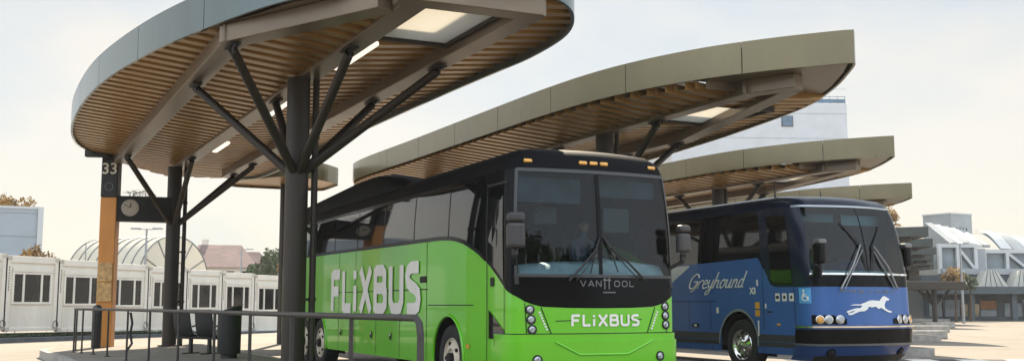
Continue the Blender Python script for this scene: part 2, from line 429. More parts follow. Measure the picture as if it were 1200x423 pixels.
def shelter(label, outline, nB, kv, cols, beams, rooflight, tubes, detail=True, beam_z=5.08, plate=None, clip=None, fmat=None, group='bus station shelter roofs'):
    cn, ct = cols[0][0], cols[0][1]
    b0 = bay(cn, ct)
    th = Thing('bus_shelter', label, 'bus shelter', T3(b0.x, b0.y, 0, TH), BAY, group)
    out = dense_resample(cat_rom(outline, 8), .16)
    N = len(out); inn = inset(out, .045)
    # fascia: metal panels with open joints
    fm = MB(); seam = 16; gap = .018
    for i in range(N):
        a, b = Vector(out[i]), Vector(out[(i + 1) % N]); ai, bi = Vector(inn[i]), Vector(inn[(i + 1) % N])
        if i % seam == seam - 1:
            f = 1 - gap / max((b - a).length, .03); b = a + (b - a) * f; bi = ai + (bi - ai) * f
        P = [(a.x, a.y, ZF0), (b.x, b.y, ZF0), (bi.x, bi.y, ZF0), (ai.x, ai.y, ZF0), (a.x, a.y, ZF1), (b.x, b.y, ZF1), (bi.x, bi.y, ZF1), (ai.x, ai.y, ZF1)]
        F = [(0, 1, 5, 4), (3, 2, 1, 0), (7, 6, 2, 3), (4, 5, 6, 7)]
        if i % seam in (0, seam - 1): F += [(0, 4, 7, 3), (1, 2, 6, 5)]
        fm.add(P, F)
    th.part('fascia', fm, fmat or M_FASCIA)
    # deck on top, opened above the roof light
    ts = [p[1] for p in inn]; t0, t1 = min(ts) + .02, max(ts) - .02
    def soff(n): return 5.13 + kv * abs(n - nB)
    prof = [(0, 0.), (.21, 0.), (.225, .13), (.405, .13), (.42, 0.)]
    per = .42
    tl = []; t = t0
    while t < t1:
        for q, h in prof[:-1]: tl.append((t + q, h))
        t += per
    tl = [x for x in tl if x[0] < t1]
    sm = MB(); dk = MB(); rows = []; drows = []; tk = []
    for t, h in tl:
        c = crossings(inn, t)
        if not c: continue
        drows.append([(c[0], t, ZF1 - .1), (c[1], t, ZF1 - .1)])
        if clip: c = clip(t, *c)
        if c is None: continue
        tk.append((t, h)); nl, nr = c; m = min(max(nB, nl + .01), nr - .01)
        rows.append([(nl, t, soff(nl) + h), ((nl + m) / 2, t, soff((nl + m) / 2) + h), (m, t, soff(m) + h), ((m + nr) / 2, t, soff((m + nr) / 2) + h), (nr, t, soff(nr) + h)])
    if rooflight:
        ra, rb, rt0, rt1 = rooflight
        sm2 = MB()
        for lo_s, hi_s in ((0, ra), (ra, rb), (rb, 1e3)):
            part_rows = []
            for r_, (t, h) in zip(rows, tk):
                nl, nr = r_[0][0], r_[-1][0]
                a_, b_ = (nl if lo_s == 0 else lo_s), (nr if hi_s > 1e2 else hi_s)
                a_ = min(max(a_, nl), nr); b_ = min(max(b_, nl), nr)
                hole = lo_s == ra and hi_s == rb and rt0 < t < rt1
                if hole:
                    if len(part_rows) > 1: sm2.grid(part_rows, flip=True)
                    part_rows = []; continue
                ns = [a_, nB if a_ < nB < b_ else (a_ + b_) / 2, b_]
                part_rows.append([(n_, t, soff(n_) + h) for n_ in ns])
            if len(part_rows) > 1: sm2.grid(part_rows, flip=True)
        sm = sm2
        for lo_s, hi_s in ((0, ra + .2), (ra + .2, rb - .2), (rb - .2, 1e3)):
            pr = []
            for r_ in drows:
                nl, nr = r_[0][0], r_[1][0]; t = r_[0][1]
                a_, b_ = (nl if lo_s == 0 else lo_s), (nr if hi_s > 1e2 else hi_s)
                a_ = min(max(a_, nl), nr); b_ = min(max(b_, nl), nr)
                if lo_s == ra + .2 and rt0 + .15 < t < rt1 - .15:
                    if len(pr) > 1: dk.grid(pr)
                    pr = []; continue
                pr.append([(a_, t, ZF1 - .1), (b_, t, ZF1 - .1)])
            if len(pr) > 1: dk.grid(pr)
        rl = MB().box(((ra + rb) / 2, (rt0 + rt1) / 2, 5.27), (rb - ra, rt1 - rt0, .03))
        th.part('roof_light', rl, M_ROOFLIGHT)
        rf = MB()
        for c_, d_ in ((((ra + rb) / 2, rt0, 5.26), (rb - ra + .1, .07, .12)), (((ra + rb) / 2, rt1, 5.26), (rb - ra + .1, .07, .12)), ((ra, (rt0 + rt1) / 2, 5.26), (.07, rt1 - rt0, .12)), ((rb, (rt0 + rt1) / 2, 5.26), (.07, rt1 - rt0, .12))):
            rf.box(c_, d_)
        th.part('roof_light_frame', rf, M_STEEL)
    else:
        sm.grid(rows, flip=True); dk.grid(drows)
    if plate:
        th.part('end_plate', MB().prism(plate, ZF0 + .004, ZF0 + .02), M_BEAM)
        if fmat is None: th.part('closing_board', MB().box((11.86, 15.5, 5.27), (.72, .03, .16)), M_BEAM)
    th.part('soffit', sm, M_SOFFIT, fix=False); th.part('roof_deck', dk, M_DECK, fix=False)
    # purlins above the box beams, then the beams
    for bl in beams:
        m = MB()
        for a, b in zip(bl[:-1], bl[1:]):
            d = (Vector(b) - Vector(a)).normalized() * .12
            zc = beam_z + .14
            m.bar((a[0] - d.x, a[1] - d.y, zc), (b[0] + d.x, b[1] + d.y, zc - .002 * len(m.v) / 8), .34, .26)
        th.part('beam', m, M_BEAM, bevel=.012)
        w = MB()
        for a, b in zip(bl[:-1], bl[1:]):
            w.bar((a[0], a[1], beam_z + .33), (b[0], b[1], beam_z + .33), .10, .2)
        th.part('purlin', w, M_STEEL)
    for (n, t, r, tops) in cols:
        c = MB(); zt = beam_z + .01
        c.tube([(n, t, PZ), (n, t, PZ + .02), (n, t, zt)], [r, r, r], 24)
        co = th.part('column', c, M_STEEL, smooth=40)
        fl = MB(); fl.tube([(n, t, PZ), (n, t, PZ + .04)], r + .11, 24); th.part('base_plate', fl, M_STEEL, parent=co, smooth=40)
        d = MB(); dx, dy = .29, -.04
        d.tube([(n + dx, t + dy, PZ), (n + dx, t + dy, zt + .1)], .055, 10)
        dp = th.part('downpipe', d, M_STEEL, smooth=40)
        for zz in (1.4, 2.75, 4.1):
            cl = MB().tube([(n + dx, t + dy, zz - .03), (n + dx, t + dy, zz + .03)], .07, 10).bar((n + dx, t + dy, zz), (n, t, zz), .03, .04)
            th.part('pipe_clip', cl, M_STEEL, parent=dp)
        for (tn, tt) in tops:
            v = Vector((tn - n, tt - t, 0)); u = v.normalized()
            a = Vector((n, t, 3.52)) + u * (r * .8); b = Vector((tn, tt, beam_z - .06))
            st = th.part('strut', MB().tube([a, b], [.078, .07], 12), M_STEEL, smooth=40)
            if detail:
                br = MB(); br.box((tn, tt, beam_z - .012), (.15, .46, .025)); br.box((tn, tt, beam_z - .07), (.03, .2, .12))
                for q in (-.18, .18): br.tube([(tn, tt + q, beam_z - .06), (tn, tt + q, beam_z)], .028, 8)
                th.part('bracket', br, M_BLACKSTEEL, parent=st)
    for (n, t, L) in tubes:
        tb = MB().box((n, t, beam_z + .04), (.13, L, .07)); th.part('light_fitting', tb, M_TUBE, bevel=.02)
    return th

oc1 = [(7.72, 33.8), (7.72, 28), (7.74, 23.5), (7.78, 19), (7.84, 16.6), (7.86, 15.3), (7.70, 13.9), (7.30, 12.9), (6.75, 12.25), (6.0, 11.95), (5.2, 12.1),
       (4.2, 12.9), (3.43, 13.76), (2.74, 15.6), (2.09, 18.05), (1.62, 21.2), (1.5, 24.6), (1.62, 27.4), (2.05, 29.7), (3.2, 31.7), (5.2, 33.6), (6.9, 34.7)]
c1_beams = [[(3.05, 30.2), (3.05, 15.5), (4.4, 12.9)], [(4.65, 31.6), (4.72, 12.5)], [(6.3, 32.2), (6.3, 12.3), (4.55, 12.35)]]
def fork(n, t, nA, nC): return [(nA, t - 1.7), (nA, t + 1.4), (n, t - 2.25), (n, t + 2.25), (nC, t - 1.65), (nC, t + 1.6)]
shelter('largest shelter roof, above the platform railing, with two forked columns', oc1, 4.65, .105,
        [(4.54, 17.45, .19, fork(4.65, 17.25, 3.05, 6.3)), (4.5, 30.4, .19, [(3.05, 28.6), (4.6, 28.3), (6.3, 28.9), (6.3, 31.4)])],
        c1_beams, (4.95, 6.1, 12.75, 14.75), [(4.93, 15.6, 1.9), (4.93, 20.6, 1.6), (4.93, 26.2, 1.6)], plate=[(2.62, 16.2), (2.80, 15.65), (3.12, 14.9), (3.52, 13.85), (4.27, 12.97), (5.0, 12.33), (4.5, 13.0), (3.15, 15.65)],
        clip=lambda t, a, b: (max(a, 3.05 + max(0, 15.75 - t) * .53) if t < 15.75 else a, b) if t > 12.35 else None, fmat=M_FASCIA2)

oc2 = [(10.5, 32.5), (10.52, 28), (10.52, 23), (10.54, 20.2), (10.66, 18.2), (10.95, 16.7), (11.42, 15.4), (12.0, 14.4), (12.5, 13.72), (12.8, 13.36), (12.9, 13.27), (13.02, 13.36), (13.4, 13.9),
       (14.1, 15.0), (14.9, 16.6), (15.45, 18.6), (15.95, 21), (16.45, 24), (16.75, 27), (16.7, 30), (15.9, 33), (14.2, 34.9), (12.2, 35.2), (10.9, 34.3)]
c2_beams = [[(12.3, 33.5), (12.3, 15.2), (12.62, 14.5)], [(14.5, 33.0), (14.5, 20.4), (12.78, 14.75)]]
def c2cols(dn=0, dt=0): return [(12.3 + dn, 20.4 + dt, .2, [(12.3 + dn, 18.3 + dt), (12.3 + dn, 22.6 + dt), (14.45 + dn, 20.7 + dt), (14.5 + dn, 23.0 + dt)]), (12.3 + dn, 31.0 + dt, .2, [(12.3 + dn, 28.8 + dt), (14.5 + dn, 29.5 + dt), (14.5 + dn, 32.4 + dt)])]
s2 = shelter('long olive and grey edged shelter roof rising between the two buses', oc2, 12.3, .085, c2cols(), c2_beams, (12.62, 14.15, 16.9, 18.9), [], plate=[(11.36, 15.7), (11.55, 15.3), (12.05, 14.45), (12.52, 13.82), (12.88, 13.40), (13.3, 13.95), (13.95, 14.95), (14.35, 15.7)], clip=lambda t, a, b: (a, b) if t > 15.45 else None)
LAB = {1: 'shelter roof directly above the blue bus, second of the olive edged noses', 2: 'shelter roof just clearing the blue bus windscreen, its nose against the sky',
       4: 'topmost nose of the stacked dark shelter roofs right of the blue bus', 5: 'second nose from the top in the stack of dark shelter roofs', 6: 'third nose down in the stack of dark shelter roofs',
       7: 'fourth nose down in the stack of dark shelter roofs', 8: 'fifth nose down in the stack of dark shelter roofs', 9: 'sixth nose down in the stack of dark shelter roofs',
       10: 'seventh nose down in the stack of dark shelter roofs', 11: 'farthest and lowest nose in the stack of dark shelter roofs'}
for k in (1, 2, 4, 5, 6, 7, 8, 9, 10, 11):
    r = copy_tree(s2.root)
    if k >= 4:                                   # far row: darker fascia, and underside shade put into the colours
        for ch in r.children:
            st_ = ch.name.split('.')[0]
            if st_ in ('fascia', 'soffit', 'beam', 'end_plate'):
                ch.material_slots[0].link = 'OBJECT'; ch.material_slots[0].material = M_FASCIA3 if st_ == 'fascia' else M_STEEL
    p = bay(12.3 + 9.25 * k, 20.4 + 8.15 * k); r.matrix_world = T3(p.x, p.y, 0, TH); r['label'] = LAB[k]

lk = bay(9.0, 34.3)
lr = Thing('link_roof', 'short link roof seen between the near shelter and the long grey edged roof', 'roof', T3(lk.x, lk.y, 0, TH), BAY)
lo_ = rounded([(8.3, 33.2), (9.7, 33.9), (10.6, 35.0), (10.6, 37.2), (7.4, 37.2), (7.0, 35.6)], .35, 3)
lr.part('fascia', (lambda m, q: ([m.add([(a[0], a[1], ZF0), (b_[0], b_[1], ZF0), (b_[0], b_[1], ZF1), (a[0], a[1], ZF1)], [(0, 1, 2, 3)]) for a, b_ in zip(q, q[1:] + q[:1])], m)[1])(MB(), lo_), M_FASCIA)
lr.part('roof_deck', MB().prism(inset(lo_, .03), ZF0 + .08, ZF1 - .06), M_SOFFIT)
lr.part('post', MB().tube([(9.0, 36.2, 0), (9.0, 36.2, ZF0 + .08)], .14, 12), M_STEEL, smooth=40)

# ------------------------------------------------------------------ bus shells
def lerp_tab(tab, x):
    if x <= tab[0][0]: return tab[0][1]
    for (a, u), (b, v) in zip(tab[:-1], tab[1:]):
        if x <= b: return u + (v - u) * (x - a) / (b - a)
    return tab[-1][1]

class Shell:
    def __init__(s, W, L, R, b, prof, roof):
        s.W, s.L, s.R, s.b, s.prof, s.roof = W, L, R, b, prof, roof
        s.ti = [(z, i) for z, i, f in prof]; s.tf = [(z, f) for z, i, f in prof]
    def plan(s, a, i, f):
        W, R, b = s.W, s.R, s.b
        mirror = a > W / 2
        q = W - a if mirror else a
        if q <= -R:
            S = -q; y = S + (f + b) * max(0, 1 - (S - R) / 2.2); x = i
        elif q < R:
            ph = (q + R) / (2 * R) * pi / 2; x = i + R - R * cos(ph); y = f + b + R - R * sin(ph)
        else:
            x = i + R + (q - R) / (W - 2 * R) * (W - 2 * i - 2 * R)
            y = f + b * ((2 * x - W) / (W - 2 * i - 2 * R)) ** 2
        return (W - x if mirror else x), y
    def raw(s, a, z):
        x, y = s.plan(a, lerp_tab(s.ti, z), lerp_tab(s.tf, z)); return Vector((x, y, z))
    def pos(s, a, z, off=0.):
        p = s.raw(a, z)
        if off:
            e = .02; da = s.raw(a + e, z) - s.raw(a - e, z); dz = s.raw(a, z + e) - s.raw(a, z - e)
            p = p + dz.cross(da).normalized() * (-off) if False else p + da.cross(dz).normalized() * off
        return p
    def patch(s, al, lo, hi, nz=2, off=0., mb=None):
        mb = mb or MB(); rows = []
        fl = lo if callable(lo) else (lambda a: lo); fh = hi if callable(hi) else (lambda a: hi)
        for a in al:
            z0, z1 = fl(a), fh(a); rows.append([s.pos(a, z0 + (z1 - z0) * k / nz, off) for k in range(nz + 1)])
        return mb.grid(rows)
    def quad(s, a0, a1, z0, z1, off=.012, n=3, mb=None):
        return s.patch([a0 + (a1 - a0) * k / n for k in range(n + 1)], z0, z1, 2, off, mb)
    def roofpatch(s):
        W, L, R = s.W, s.L, s.R; rows = []
        al = avals(-L, W + L, R, W, .5)
        z1, i1, f1 = s.prof[-1]
        for z, i, f in [(z1, i1, f1)] + s.roof:
            row = []
            for a in al:
                x, y = s.plan(a, i, f)
                if a <= -L + 1e-6 or a >= W + L - 1e-6: y = L - max(0, i - .05) * .35
                row.append((x, min(y, L), z))
            rows.append(row)
        return MB().grid(rows)

def frange(a, b, st):
    n = max(1, int(round(abs(b - a) / st))); return [a + (b - a) * k / n for k in range(n + 1)]
def avals(a0, a1, R, W, st=.25):
    br = [a0] + [v for v in (-2.6, -R, R, W - R, W + R, W + 2.6) if a0 < v < a1] + [a1]
    out = []
    for u, v in zip(br[:-1], br[1:]):
        m = (u + v) / 2
        fine = R * .25 if (abs(m) < R or abs(m - W) < R) else (.12 if R < m < W - R else st)
        out += frange(u, v, fine)[:-1]
    return out + [a1]

def wheel(th, x, y, z, side, chrome=False, lab=None):
    # side -1: on the x=0 flank, +1: on the far flank
    X = Matrix.Translation((x, y, z)) @ Matrix.Rotation(-side * -pi / 2, 4, 'Y')
    t = MB().lathe([(.30, .0), (.33, .015), (.42, .03), (.48, .02), (.505, -.02), (.51, -.07), (.51, -.24), (.48, -.28), (.3, -.28)], X, 36)
    tt = th.part('wheel', t, M_RUBBER, smooth=35)
    if chrome: pr = [(.31, .0), (.30, .02), (.285, .012), (.27, -.03), (.235, -.05), (.20, -.03), (.17, -.005), (.12, .03), (.10, .055), (.085, .06), (.0, .062)]
    else: pr = [(.31, .0), (.30, .018), (.285, .012), (.275, -.01), (.24, -.005), (.20, .02), (.15, .03), (.13, .0), (.0, -.01)]
    r = th.part('rim', MB().lathe(pr, X, 36), M_CHROME if chrome else M_RIM, parent=tt, smooth=50)
    h = MB(); nh = 10 if chrome else 5
    for k in range(nh):
        a = 2 * pi * k / nh + .3; c = X @ Vector((.225 * cos(a), .225 * sin(a), -.034 if chrome else .012)); n_ = (X.to_3x3() @ Vector((0, 0, 1)))
        h.tube([c - n_ * .02, c + n_ * (.006 if chrome else .012)], .028 if chrome else .03, 10)
    th.part('rim_hole_pattern', h, M_HOLE, parent=tt)
    hb = MB(); c = X @ Vector((0, 0, -.02)); n_ = X.to_3x3() @ Vector((0, 0, 1))
    hb.tube([c, c + n_ * .09, c + n_ * .1], [.09, .085, .06] if not chrome else [.07, .065, .05], 18)
    th.part('hub', hb, M_HOLE if not chrome else M_CHROME, parent=tt, smooth=40)
    if chrome:
        nt = MB()
        for k in range(10):
            a = 2 * pi * k / 10; c = X @ Vector((.145 * cos(a), .145 * sin(a), .01)); nt.tube([c, c + n_ * .05], .016, 6)
        th.part('wheel_nut_pattern', nt, M_CHROME, parent=tt)

def frame_at(sh, a, z, off=.015):
    """matrix placing text (local x right, y up) on the shell as read from outside"""
    p = sh.pos(a, z, off); e = .05
    da = (sh.raw(a + e, z) - sh.raw(a - e, z)).normalized(); dz = (sh.raw(a, z + e) - sh.raw(a, z - e)).normalized()
    nn = da.cross(dz).normalized()
    M = Matrix.Identity(4)
    for i, v in enumerate((da, nn.cross(da), nn)):
        for j in range(3): M[j][i] = v[j]
    M.translation = p
    return M

def wrap_text(sh, me, a0, z0, off=.012):
    for v in me.vertices:
        p = sh.pos(a0 + v.co.x, z0 + v.co.y, off + v.co.z); v.co = p
    return me

# bold block letters drawn as strokes on a unit-height cell: (width, [polylines])
def strokes(word):
    G = {'F': (.55, [[(.0, 0), (0, 1)], [(0, .93), (.5, .93)], [(0, .5), (.42, .5)]]),
         'L': (.5, [[(0, 1), (0, 0)], [(0, .07), (.47, .07)]]),
         'i': (.14, [[(.02, 0), (.02, .62)], [(.02, .78), (.02, .98)]]),
         'X': (.66, [[(.02, 1), (.6, 0)], [(.6, 1), (.02, 0)]]),
         'B': (.6, [[(0, 0), (0, 1)], [(0, .93), (.38, .93), (.48, .85), (.48, .62), (.38, .53), (0, .53)], [(.38, .53), (.52, .43), (.52, .17), (.40, .07), (0, .07)]]),
         'U': (.6, [[(0, 1), (0, .25), (.08, .1), (.18, .07), (.34, .07), (.46, .1), (.53, .25), (.53, 1)]]),
         'S': (.58, [[(.5, .93), (.16, .93), (.04, .86), (.0, .75), (.04, .62), (.16, .55), (.36, .48), (.47, .4), (.5, .27), (.46, .13), (.34, .07), (0, .07)]]),
         'V': (.66, [[(0, 1), (.3, 0)], [(.3, 0), (.6, 1)]]),
         'A': (.66, [[(0, 0), (.3, 1)], [(.3, 1), (.6, 0)], [(.12, .3), (.48, .3)]]),
         'N': (.6, [[(0, 0), (0, 1)], [(0, 1), (.52, 0)], [(.52, 0), (.52, 1)]]),
         'H': (.5, [[(.06, -.45), (.06, 1.45)], [(.34, -.45), (.34, 1.45)], [(-.06, 1.1), (.46, 1.1)]]),
         'O': (.66, [[(.16, .05), (.42, .05), (.56, .2), (.56, .8), (.42, .95), (.16, .95), (.02, .8), (.02, .2), (.16, .05)]]),
         'P': (.58, [[(0, 0), (0, 1)], [(0, .95), (.5, .95), (.5, .5), (0, .5)]]), 'R': (.58, [[(0, 0), (0, 1)], [(0, .95), (.5, .95), (.5, .5), (0, .5)], [(.25, .5), (.52, 0)]]),
         'E': (.55, [[(0, 0), (0, 1)], [(0, .95), (.48, .95)], [(0, .5), (.4, .5)], [(0, .05), (.48, .05)]]), 'T': (.55, [[(.25, 0), (.25, 1)], [(0, .95), (.5, .95)]])}
    out = []; x = 0
    for ch in word:
        w, ls = G[ch]; out += [[(px + x, py) for px, py in l] for l in ls]; x += w + .2
    return out, x - .2

def stroke_letters(sh, word, a0, a1, z0, z1, wt, off=.012, mb=None):
    """each stroke a ribbon of width wt laid on the shell, each a hair above the last so none share a plane"""
    mb = mb or MB(); ls, tot = strokes(word); sx = (a1 - a0) / tot; sz = z1 - z0; k = 0
    for l in ls:
        P = [Vector((a0 + x * sx, z0 + y * sz)) for x, y in l]; n = len(P); closed = (P[0] - P[-1]).length < 1e-5
        L_, R_ = [], []
        for i in range(n):
            pa = P[i - 1] if i > 0 else (P[-2] if closed else None); pb = P[i + 1] if i < n - 1 else (P[1] if closed else None)
            d1 = (P[i] - pa).normalized() if pa is not None else None; d2 = (pb - P[i]).normalized() if pb is not None else None
            if d1 is None: d1 = d2
            if d2 is None: d2 = d1
            nn = Vector((-(d1 + d2).y, (d1 + d2).x)).normalized(); c_ = max(.5, nn.dot(Vector((-d1.y, d1.x))))
            L_.append(P[i] + nn * (wt / 2 / c_)); R_.append(P[i] - nn * (wt / 2 / c_))
        k += 1; o = off + .0006 * k
        mb.grid([[sh.pos(p.x, p.y, o) for p in L_], [sh.pos(p.x, p.y, o) for p in R_]])
    return mb

def arch_z(a, s0, base, r=.62, zc=.52):
    S = -a; d = S - s0
    return max(base, zc + sqrt(max(0, r * r - d * d))) if abs(d) < r else base

def bus_common(th, sh, wheels, W, L, chrome):
    ub = MB(); ub.box((W / 2, L / 2 + .2, .72), (W - .8, L - .7, .7)); th.part('underbody', ub, M_HOLE)
    for s0 in wheels:
        for side, x in ((-1, .06), (1, W - .06)):
            X = Matrix.Translation((x if side < 0 else x, s0, .52)) @ Matrix.Rotation(-side * -pi / 2, 4, 'Y')
            wheel(th, x, s0, .52, side, chrome)
            wh = MB(); rows = []
            for k in range(17):
                a = pi * k / 16; cy, cz = s0 + .62 * cos(a), .52 + .62 * sin(a)
                xi = .012 if side < 0 else W - .012; xo = .42 if side < 0 else W - .42
                rows.append([(xi, cy, cz), (xo, cy, cz)])
            wh.grid(rows); wh.add([(rows[0][1][0], s0 - .62, .3), (rows[0][1][0], s0 + .62, .3), (rows[0][1][0], s0 + .62, 1.2), (rows[0][1][0], s0 - .62, 1.2)], [(0, 1, 2, 3)])
            th.part('wheel_arch', wh, M_HOLE)

# ------------------------------------------------------------------ green coach
W, L, R, b = 2.58, 13.35, .2, .1
FP = [(.3, .03, .05), (.45, .0, .02), (.93, 0, 0), (1.7, 0, .0), (2.2, .0, .02), (2.6, .015, .05), (3.0, .045, .09), (3.12, .06, .11)]
FR = [(3.23, .09, .14), (3.32, .14, .19), (3.40, .24, .28), (3.46, .44, .5), (3.49, .85, .95), (3.50, 1.26, 1.5)]
T1 = .433
fx = Thing('coach_bus', 'bright green coach with black upper half and white lettering, parked under the near shelter', 'bus', T3(.025, 13.9, 0, T1), T3(.025, 13.9, 0, T1))
sh = Shell(W, L, R, b, FP, FR)
swo = [(-14, 2.40), (-9.5, 2.355), (-4.1, 2.31), (-2.75, 2.30), (-2.2, 2.275), (-1.75, 2.21), (-1.37, 2.11), (-1.05, 2.0), (-.76, 1.87), (-.4, 1.66), (-.12, 1.49), (.0, 1.44)]
fdip = [(0, 1.44), (.1, 1.40), (.25, 1.33), (.42, 1.285), (.8, 1.27), (1.29, 1.265)]
def top_green(a):
    q = W - a if a > W / 2 else a
    return lerp_tab(swo, q) if q < 0 else lerp_tab(fdip, q)
FW = [2.3, 9.85, 11.2]
def low_green(a):
    q = W - a if a > W / 2 else a
    z = .42 if q < -R else .34
    for s0 in FW: z = max(z, arch_z(q, s0, z))
    return z
al = []
for s0 in FW: al += frange(-s0 - .62, -s0 + .62, .06)
al = sorted(set([round(x, 4) for x in avals(-L, W + L, R, W, .25)] + [round(x, 4) for x in al] + [round(W - x, 4) for x in al]))
body = fx.part('body', sh.patch(al, low_green, top_green, 8), M_GREEN, smooth=30)
# upper black: flanks with side glass, pillars and front mask
for nm, a0, a1 in (('side_window_band', -L, -.86), ('side_window_band', W + .86, W + L)):
    fx.part(nm, sh.patch(avals(a0, a1, R, W, .3), top_green, 3.06, 5, .0), M_SIDEGLASS, smooth=30)
fx.part('upper_trim', sh.patch(avals(-L, -.86, R, W, .4), 3.06, 3.12, 1, .004), M_BLACKGLOSS)
fx.part('upper_trim', sh.patch(avals(W + .86, W + L, R, W, .4), 3.06, 3.12, 1, .004), M_BLACKGLOSS)
WS0, WS1 = -.0, W - .0
fx.part('corner_pillar', sh.patch(avals(-.86, WS0 + .045, R, W, .1), top_green, 3.12, 6), M_BLACKGLOSS, smooth=40)
fx.part('corner_pillar', sh.patch(avals(W - .045, W + .86, R, W, .1), top_green, 3.12, 6), M_BLACKGLOSS, smooth=40)
fx.part('front_mask', sh.patch(avals(WS0 + .045, W - .045, R, W, .12), top_green, 1.70, 4), M_BLACKGLOSS, smooth=40)
roof = fx.part('roof', sh.roofpatch(), M_ROOFMATT, smooth=35)
ws_a = avals(.045, W - .045, R, W, .12)
for a0, a1 in ((.045, W / 2 - .012), (W / 2 + .012, W - .045)):
    fx.part('windscreen', sh.patch(avals(a0, a1, R, W, .12), 1.70, 3.12, 8, .0), M_GLASS, smooth=40)
fx.part('windscreen_trim', sh.patch(ws_a, 3.085, 3.135, 1, .014), M_DARKTRIM); fx.part('windscreen_trim', sh.patch(ws_a, 1.675, 1.715, 1, .016), M_DARKTRIM)
for tl_ in ([.03, .055, .08], [W - .075, W - .05, W - .03]): fx.part('pillar_trim', sh.patch(tl_, 1.66, 3.12, 6, .013), M_DARKTRIM)
fx.part('centre_bar', sh.patch([W / 2 - .03, W / 2, W / 2 + .03], 1.70, 3.12, 6, .010), M_BLACKGLOSS)
# rear end
re = MB(); rw = []
for z in (.42, .9, 1.6, 2.4, 3.12): rw.append([(lerp_tab(sh.ti, z), L, z), (W / 2, L + .06, z), (W - lerp_tab(sh.ti, z), L, z)])
re.grid(rw); fx.part('rear_panel', re, M_BLACKGLOSS)
# side window seams, door, luggage flaps
for S in (2.35, 3.9, 5.5, 7.1, 8.7, 10.3, 11.9):
    fx.part('window_seam', sh.quad(-S - .014, -S + .014, top_green(-S) + .01, 3.05, .006, 1), M_BLACKGLOSS)
sm_ = MB()
for S in (3.25, 4.55, 5.85, 7.15, 8.3): sh.quad(-S - .009, -S + .009, .45, 1.56, .004, 1, sm_)
sh.patch(frange(-8.9, -3.2, .5), 1.545, 1.562, 1, .0045, sm_)
for S in (3.25, 7.15, 8.3): sh.quad(-S - .009, -S + .009, 1.57, top_green(-S) - .02, .004, 1, sm_)
sh.patch(frange(-3.2, -1.3, .3), 1.30, 1.314, 1, .0046, sm_)
fx.part('panel_seams', sm_, M_HOLE)
sh_edge = MB(); sh.patch(frange(-L, -.9, .2) + [-.86], lambda a: top_green(a) - .01, lambda a: top_green(a) + .05, 1, .008, sh_edge)
fx.part('waist_trim', sh_edge, M_BLACKGLOSS)
for S in (8.1, 7.3, 6.1, 5.0, 3.6):
    hh = fx.part('flap_handle', sh.quad(-S - .05, -S + .05, .72, .84, .014, 1), M_HOLE)
    fx.part('handle_key', sh.quad(-S - .02, -S + .02, .79, .83, .02, 1), M_WHITE, parent=hh)
fx.part('side_marker', sh.quad(-1.55, -1.43, .70, .76, .012, 1), M_AMBER)
fx.part('fuel_flap', sh.quad(-3.55, -3.25, 1.66, 1.76, .01, 1), M_HOLE)
# door: leaf outline, upper and lower panes
ds = MB()
sh.patch([-.80, -.79, -.78], .42, 2.98, 4, .010, ds); sh.patch([-.80, -.6, -.4, -.2, -.1], 2.93, 2.96, 1, .0105, ds)
door = fx.part('door', ds, M_HOLE)
fx.part('door_window', sh.patch([-.75, -.6, -.45, -.3, -.22], lambda a: top_green(a) + .08, 2.9, 4, .012), M_SIDEGLASS, parent=door)
lw = MB()
sh.patch([-.72, -.58, -.42, -.28, -.2], lambda a: .86 if a > -.5 else .86 + .0, lambda a: lerp_tab([(-.72, 1.24), (-.2, .98)], a), 2, .010, lw)
fx.part('door_lower_window', lw, M_SIDEGLASS, parent=door)
fx.part('door_handle', sh.quad(-.66, -.54, 1.56, 1.68, .014, 1), M_HOLE, parent=door)
fx.part('door_edge', sh.quad(-.20, -.185, .44, 1.55, .008, 1), M_HOLE, parent=door)
# front: bumper, lamps, lettering
bp = MB(); ba = avals(-.5, W + .5, R, W, .12)
sh.patch(ba, .84, .925, 1, .030, bp); sh.patch(ba, .30, .84, 3, .055, bp)
rowa = [sh.pos(a, .925, .0) for a in ba]; rowb = [sh.pos(a, .925, .030) for a in ba]; bp.grid([rowa, rowb])
rowa = [sh.pos(a, .84, .030) for a in ba]; rowb = [sh.pos(a, .84, .055) for a in ba]; bp.grid([rowa, rowb])
bump = fx.part('bumper', bp, M_GREEN, smooth=20)
ln = MB()
def ribbon(mb, pts, w, off):
    for p, q in zip(pts[:-1], pts[1:]):
        d = Vector((q[0] - p[0], q[1] - p[1])).normalized(); n_ = Vector((-d.y, d.x)) * w / 2
        n = 5; r0, r1 = [], []
        for k in range(n + 1):
            u = Vector(p) + (Vector(q) - Vector(p)) * k / n
            r0.append(sh.pos(u.x + n_.x, u.y + n_.y, off)); r1.append(sh.pos(u.x - n_.x, u.y - n_.y, off))
        mb.grid([r0, r1])
ln.tube([sh.pos(a, z, .056) for a, z in [(.60, .83), (.72, .772), (.84, .714), (.95, .66), (1.2, .66), (1.45, .66), (1.68, .66), (1.80, .71), (1.94, .77), (2.08, .83)]], .016, 6)
fx.part('bumper_crease', ln, M_GREEN, parent=bump, smooth=40)
for s0 in FW[:2]:
    fx.part('arch_trim', MB().tube([sh.pos(-s0 + .635 * cos(pi * k / 20), .52 + .635 * sin(pi * k / 20), .006) for k in range(-1, 22)], .022, 6), M_GREEN, smooth=40)
ct = MB(); ribbon(ct, [(.20, 1.34), (.225, .94)], .012, .006); ribbon(ct, [(.42, 1.28), (.56, .935)], .014, .006)
ribbon(ct, [(W - .17, 1.36), (W - .19, .94)], .012, .006); ribbon(ct, [(W - .40, 1.28), (W - .54, .935)], .014, .006)
sh.patch(ba, .927, .938, 1, .006, ct); ribbon(ct, [(.62, 1.10), (.86, 1.105)], .01, .006); ribbon(ct, [(1.7, 1.11), (1.95, 1.115)], .01, .006)
sh.patch(frange(-.42, -.40, .02), .36, .92, 1, .06, ct)
fx.part('front_seams', ct, M_HOLE)
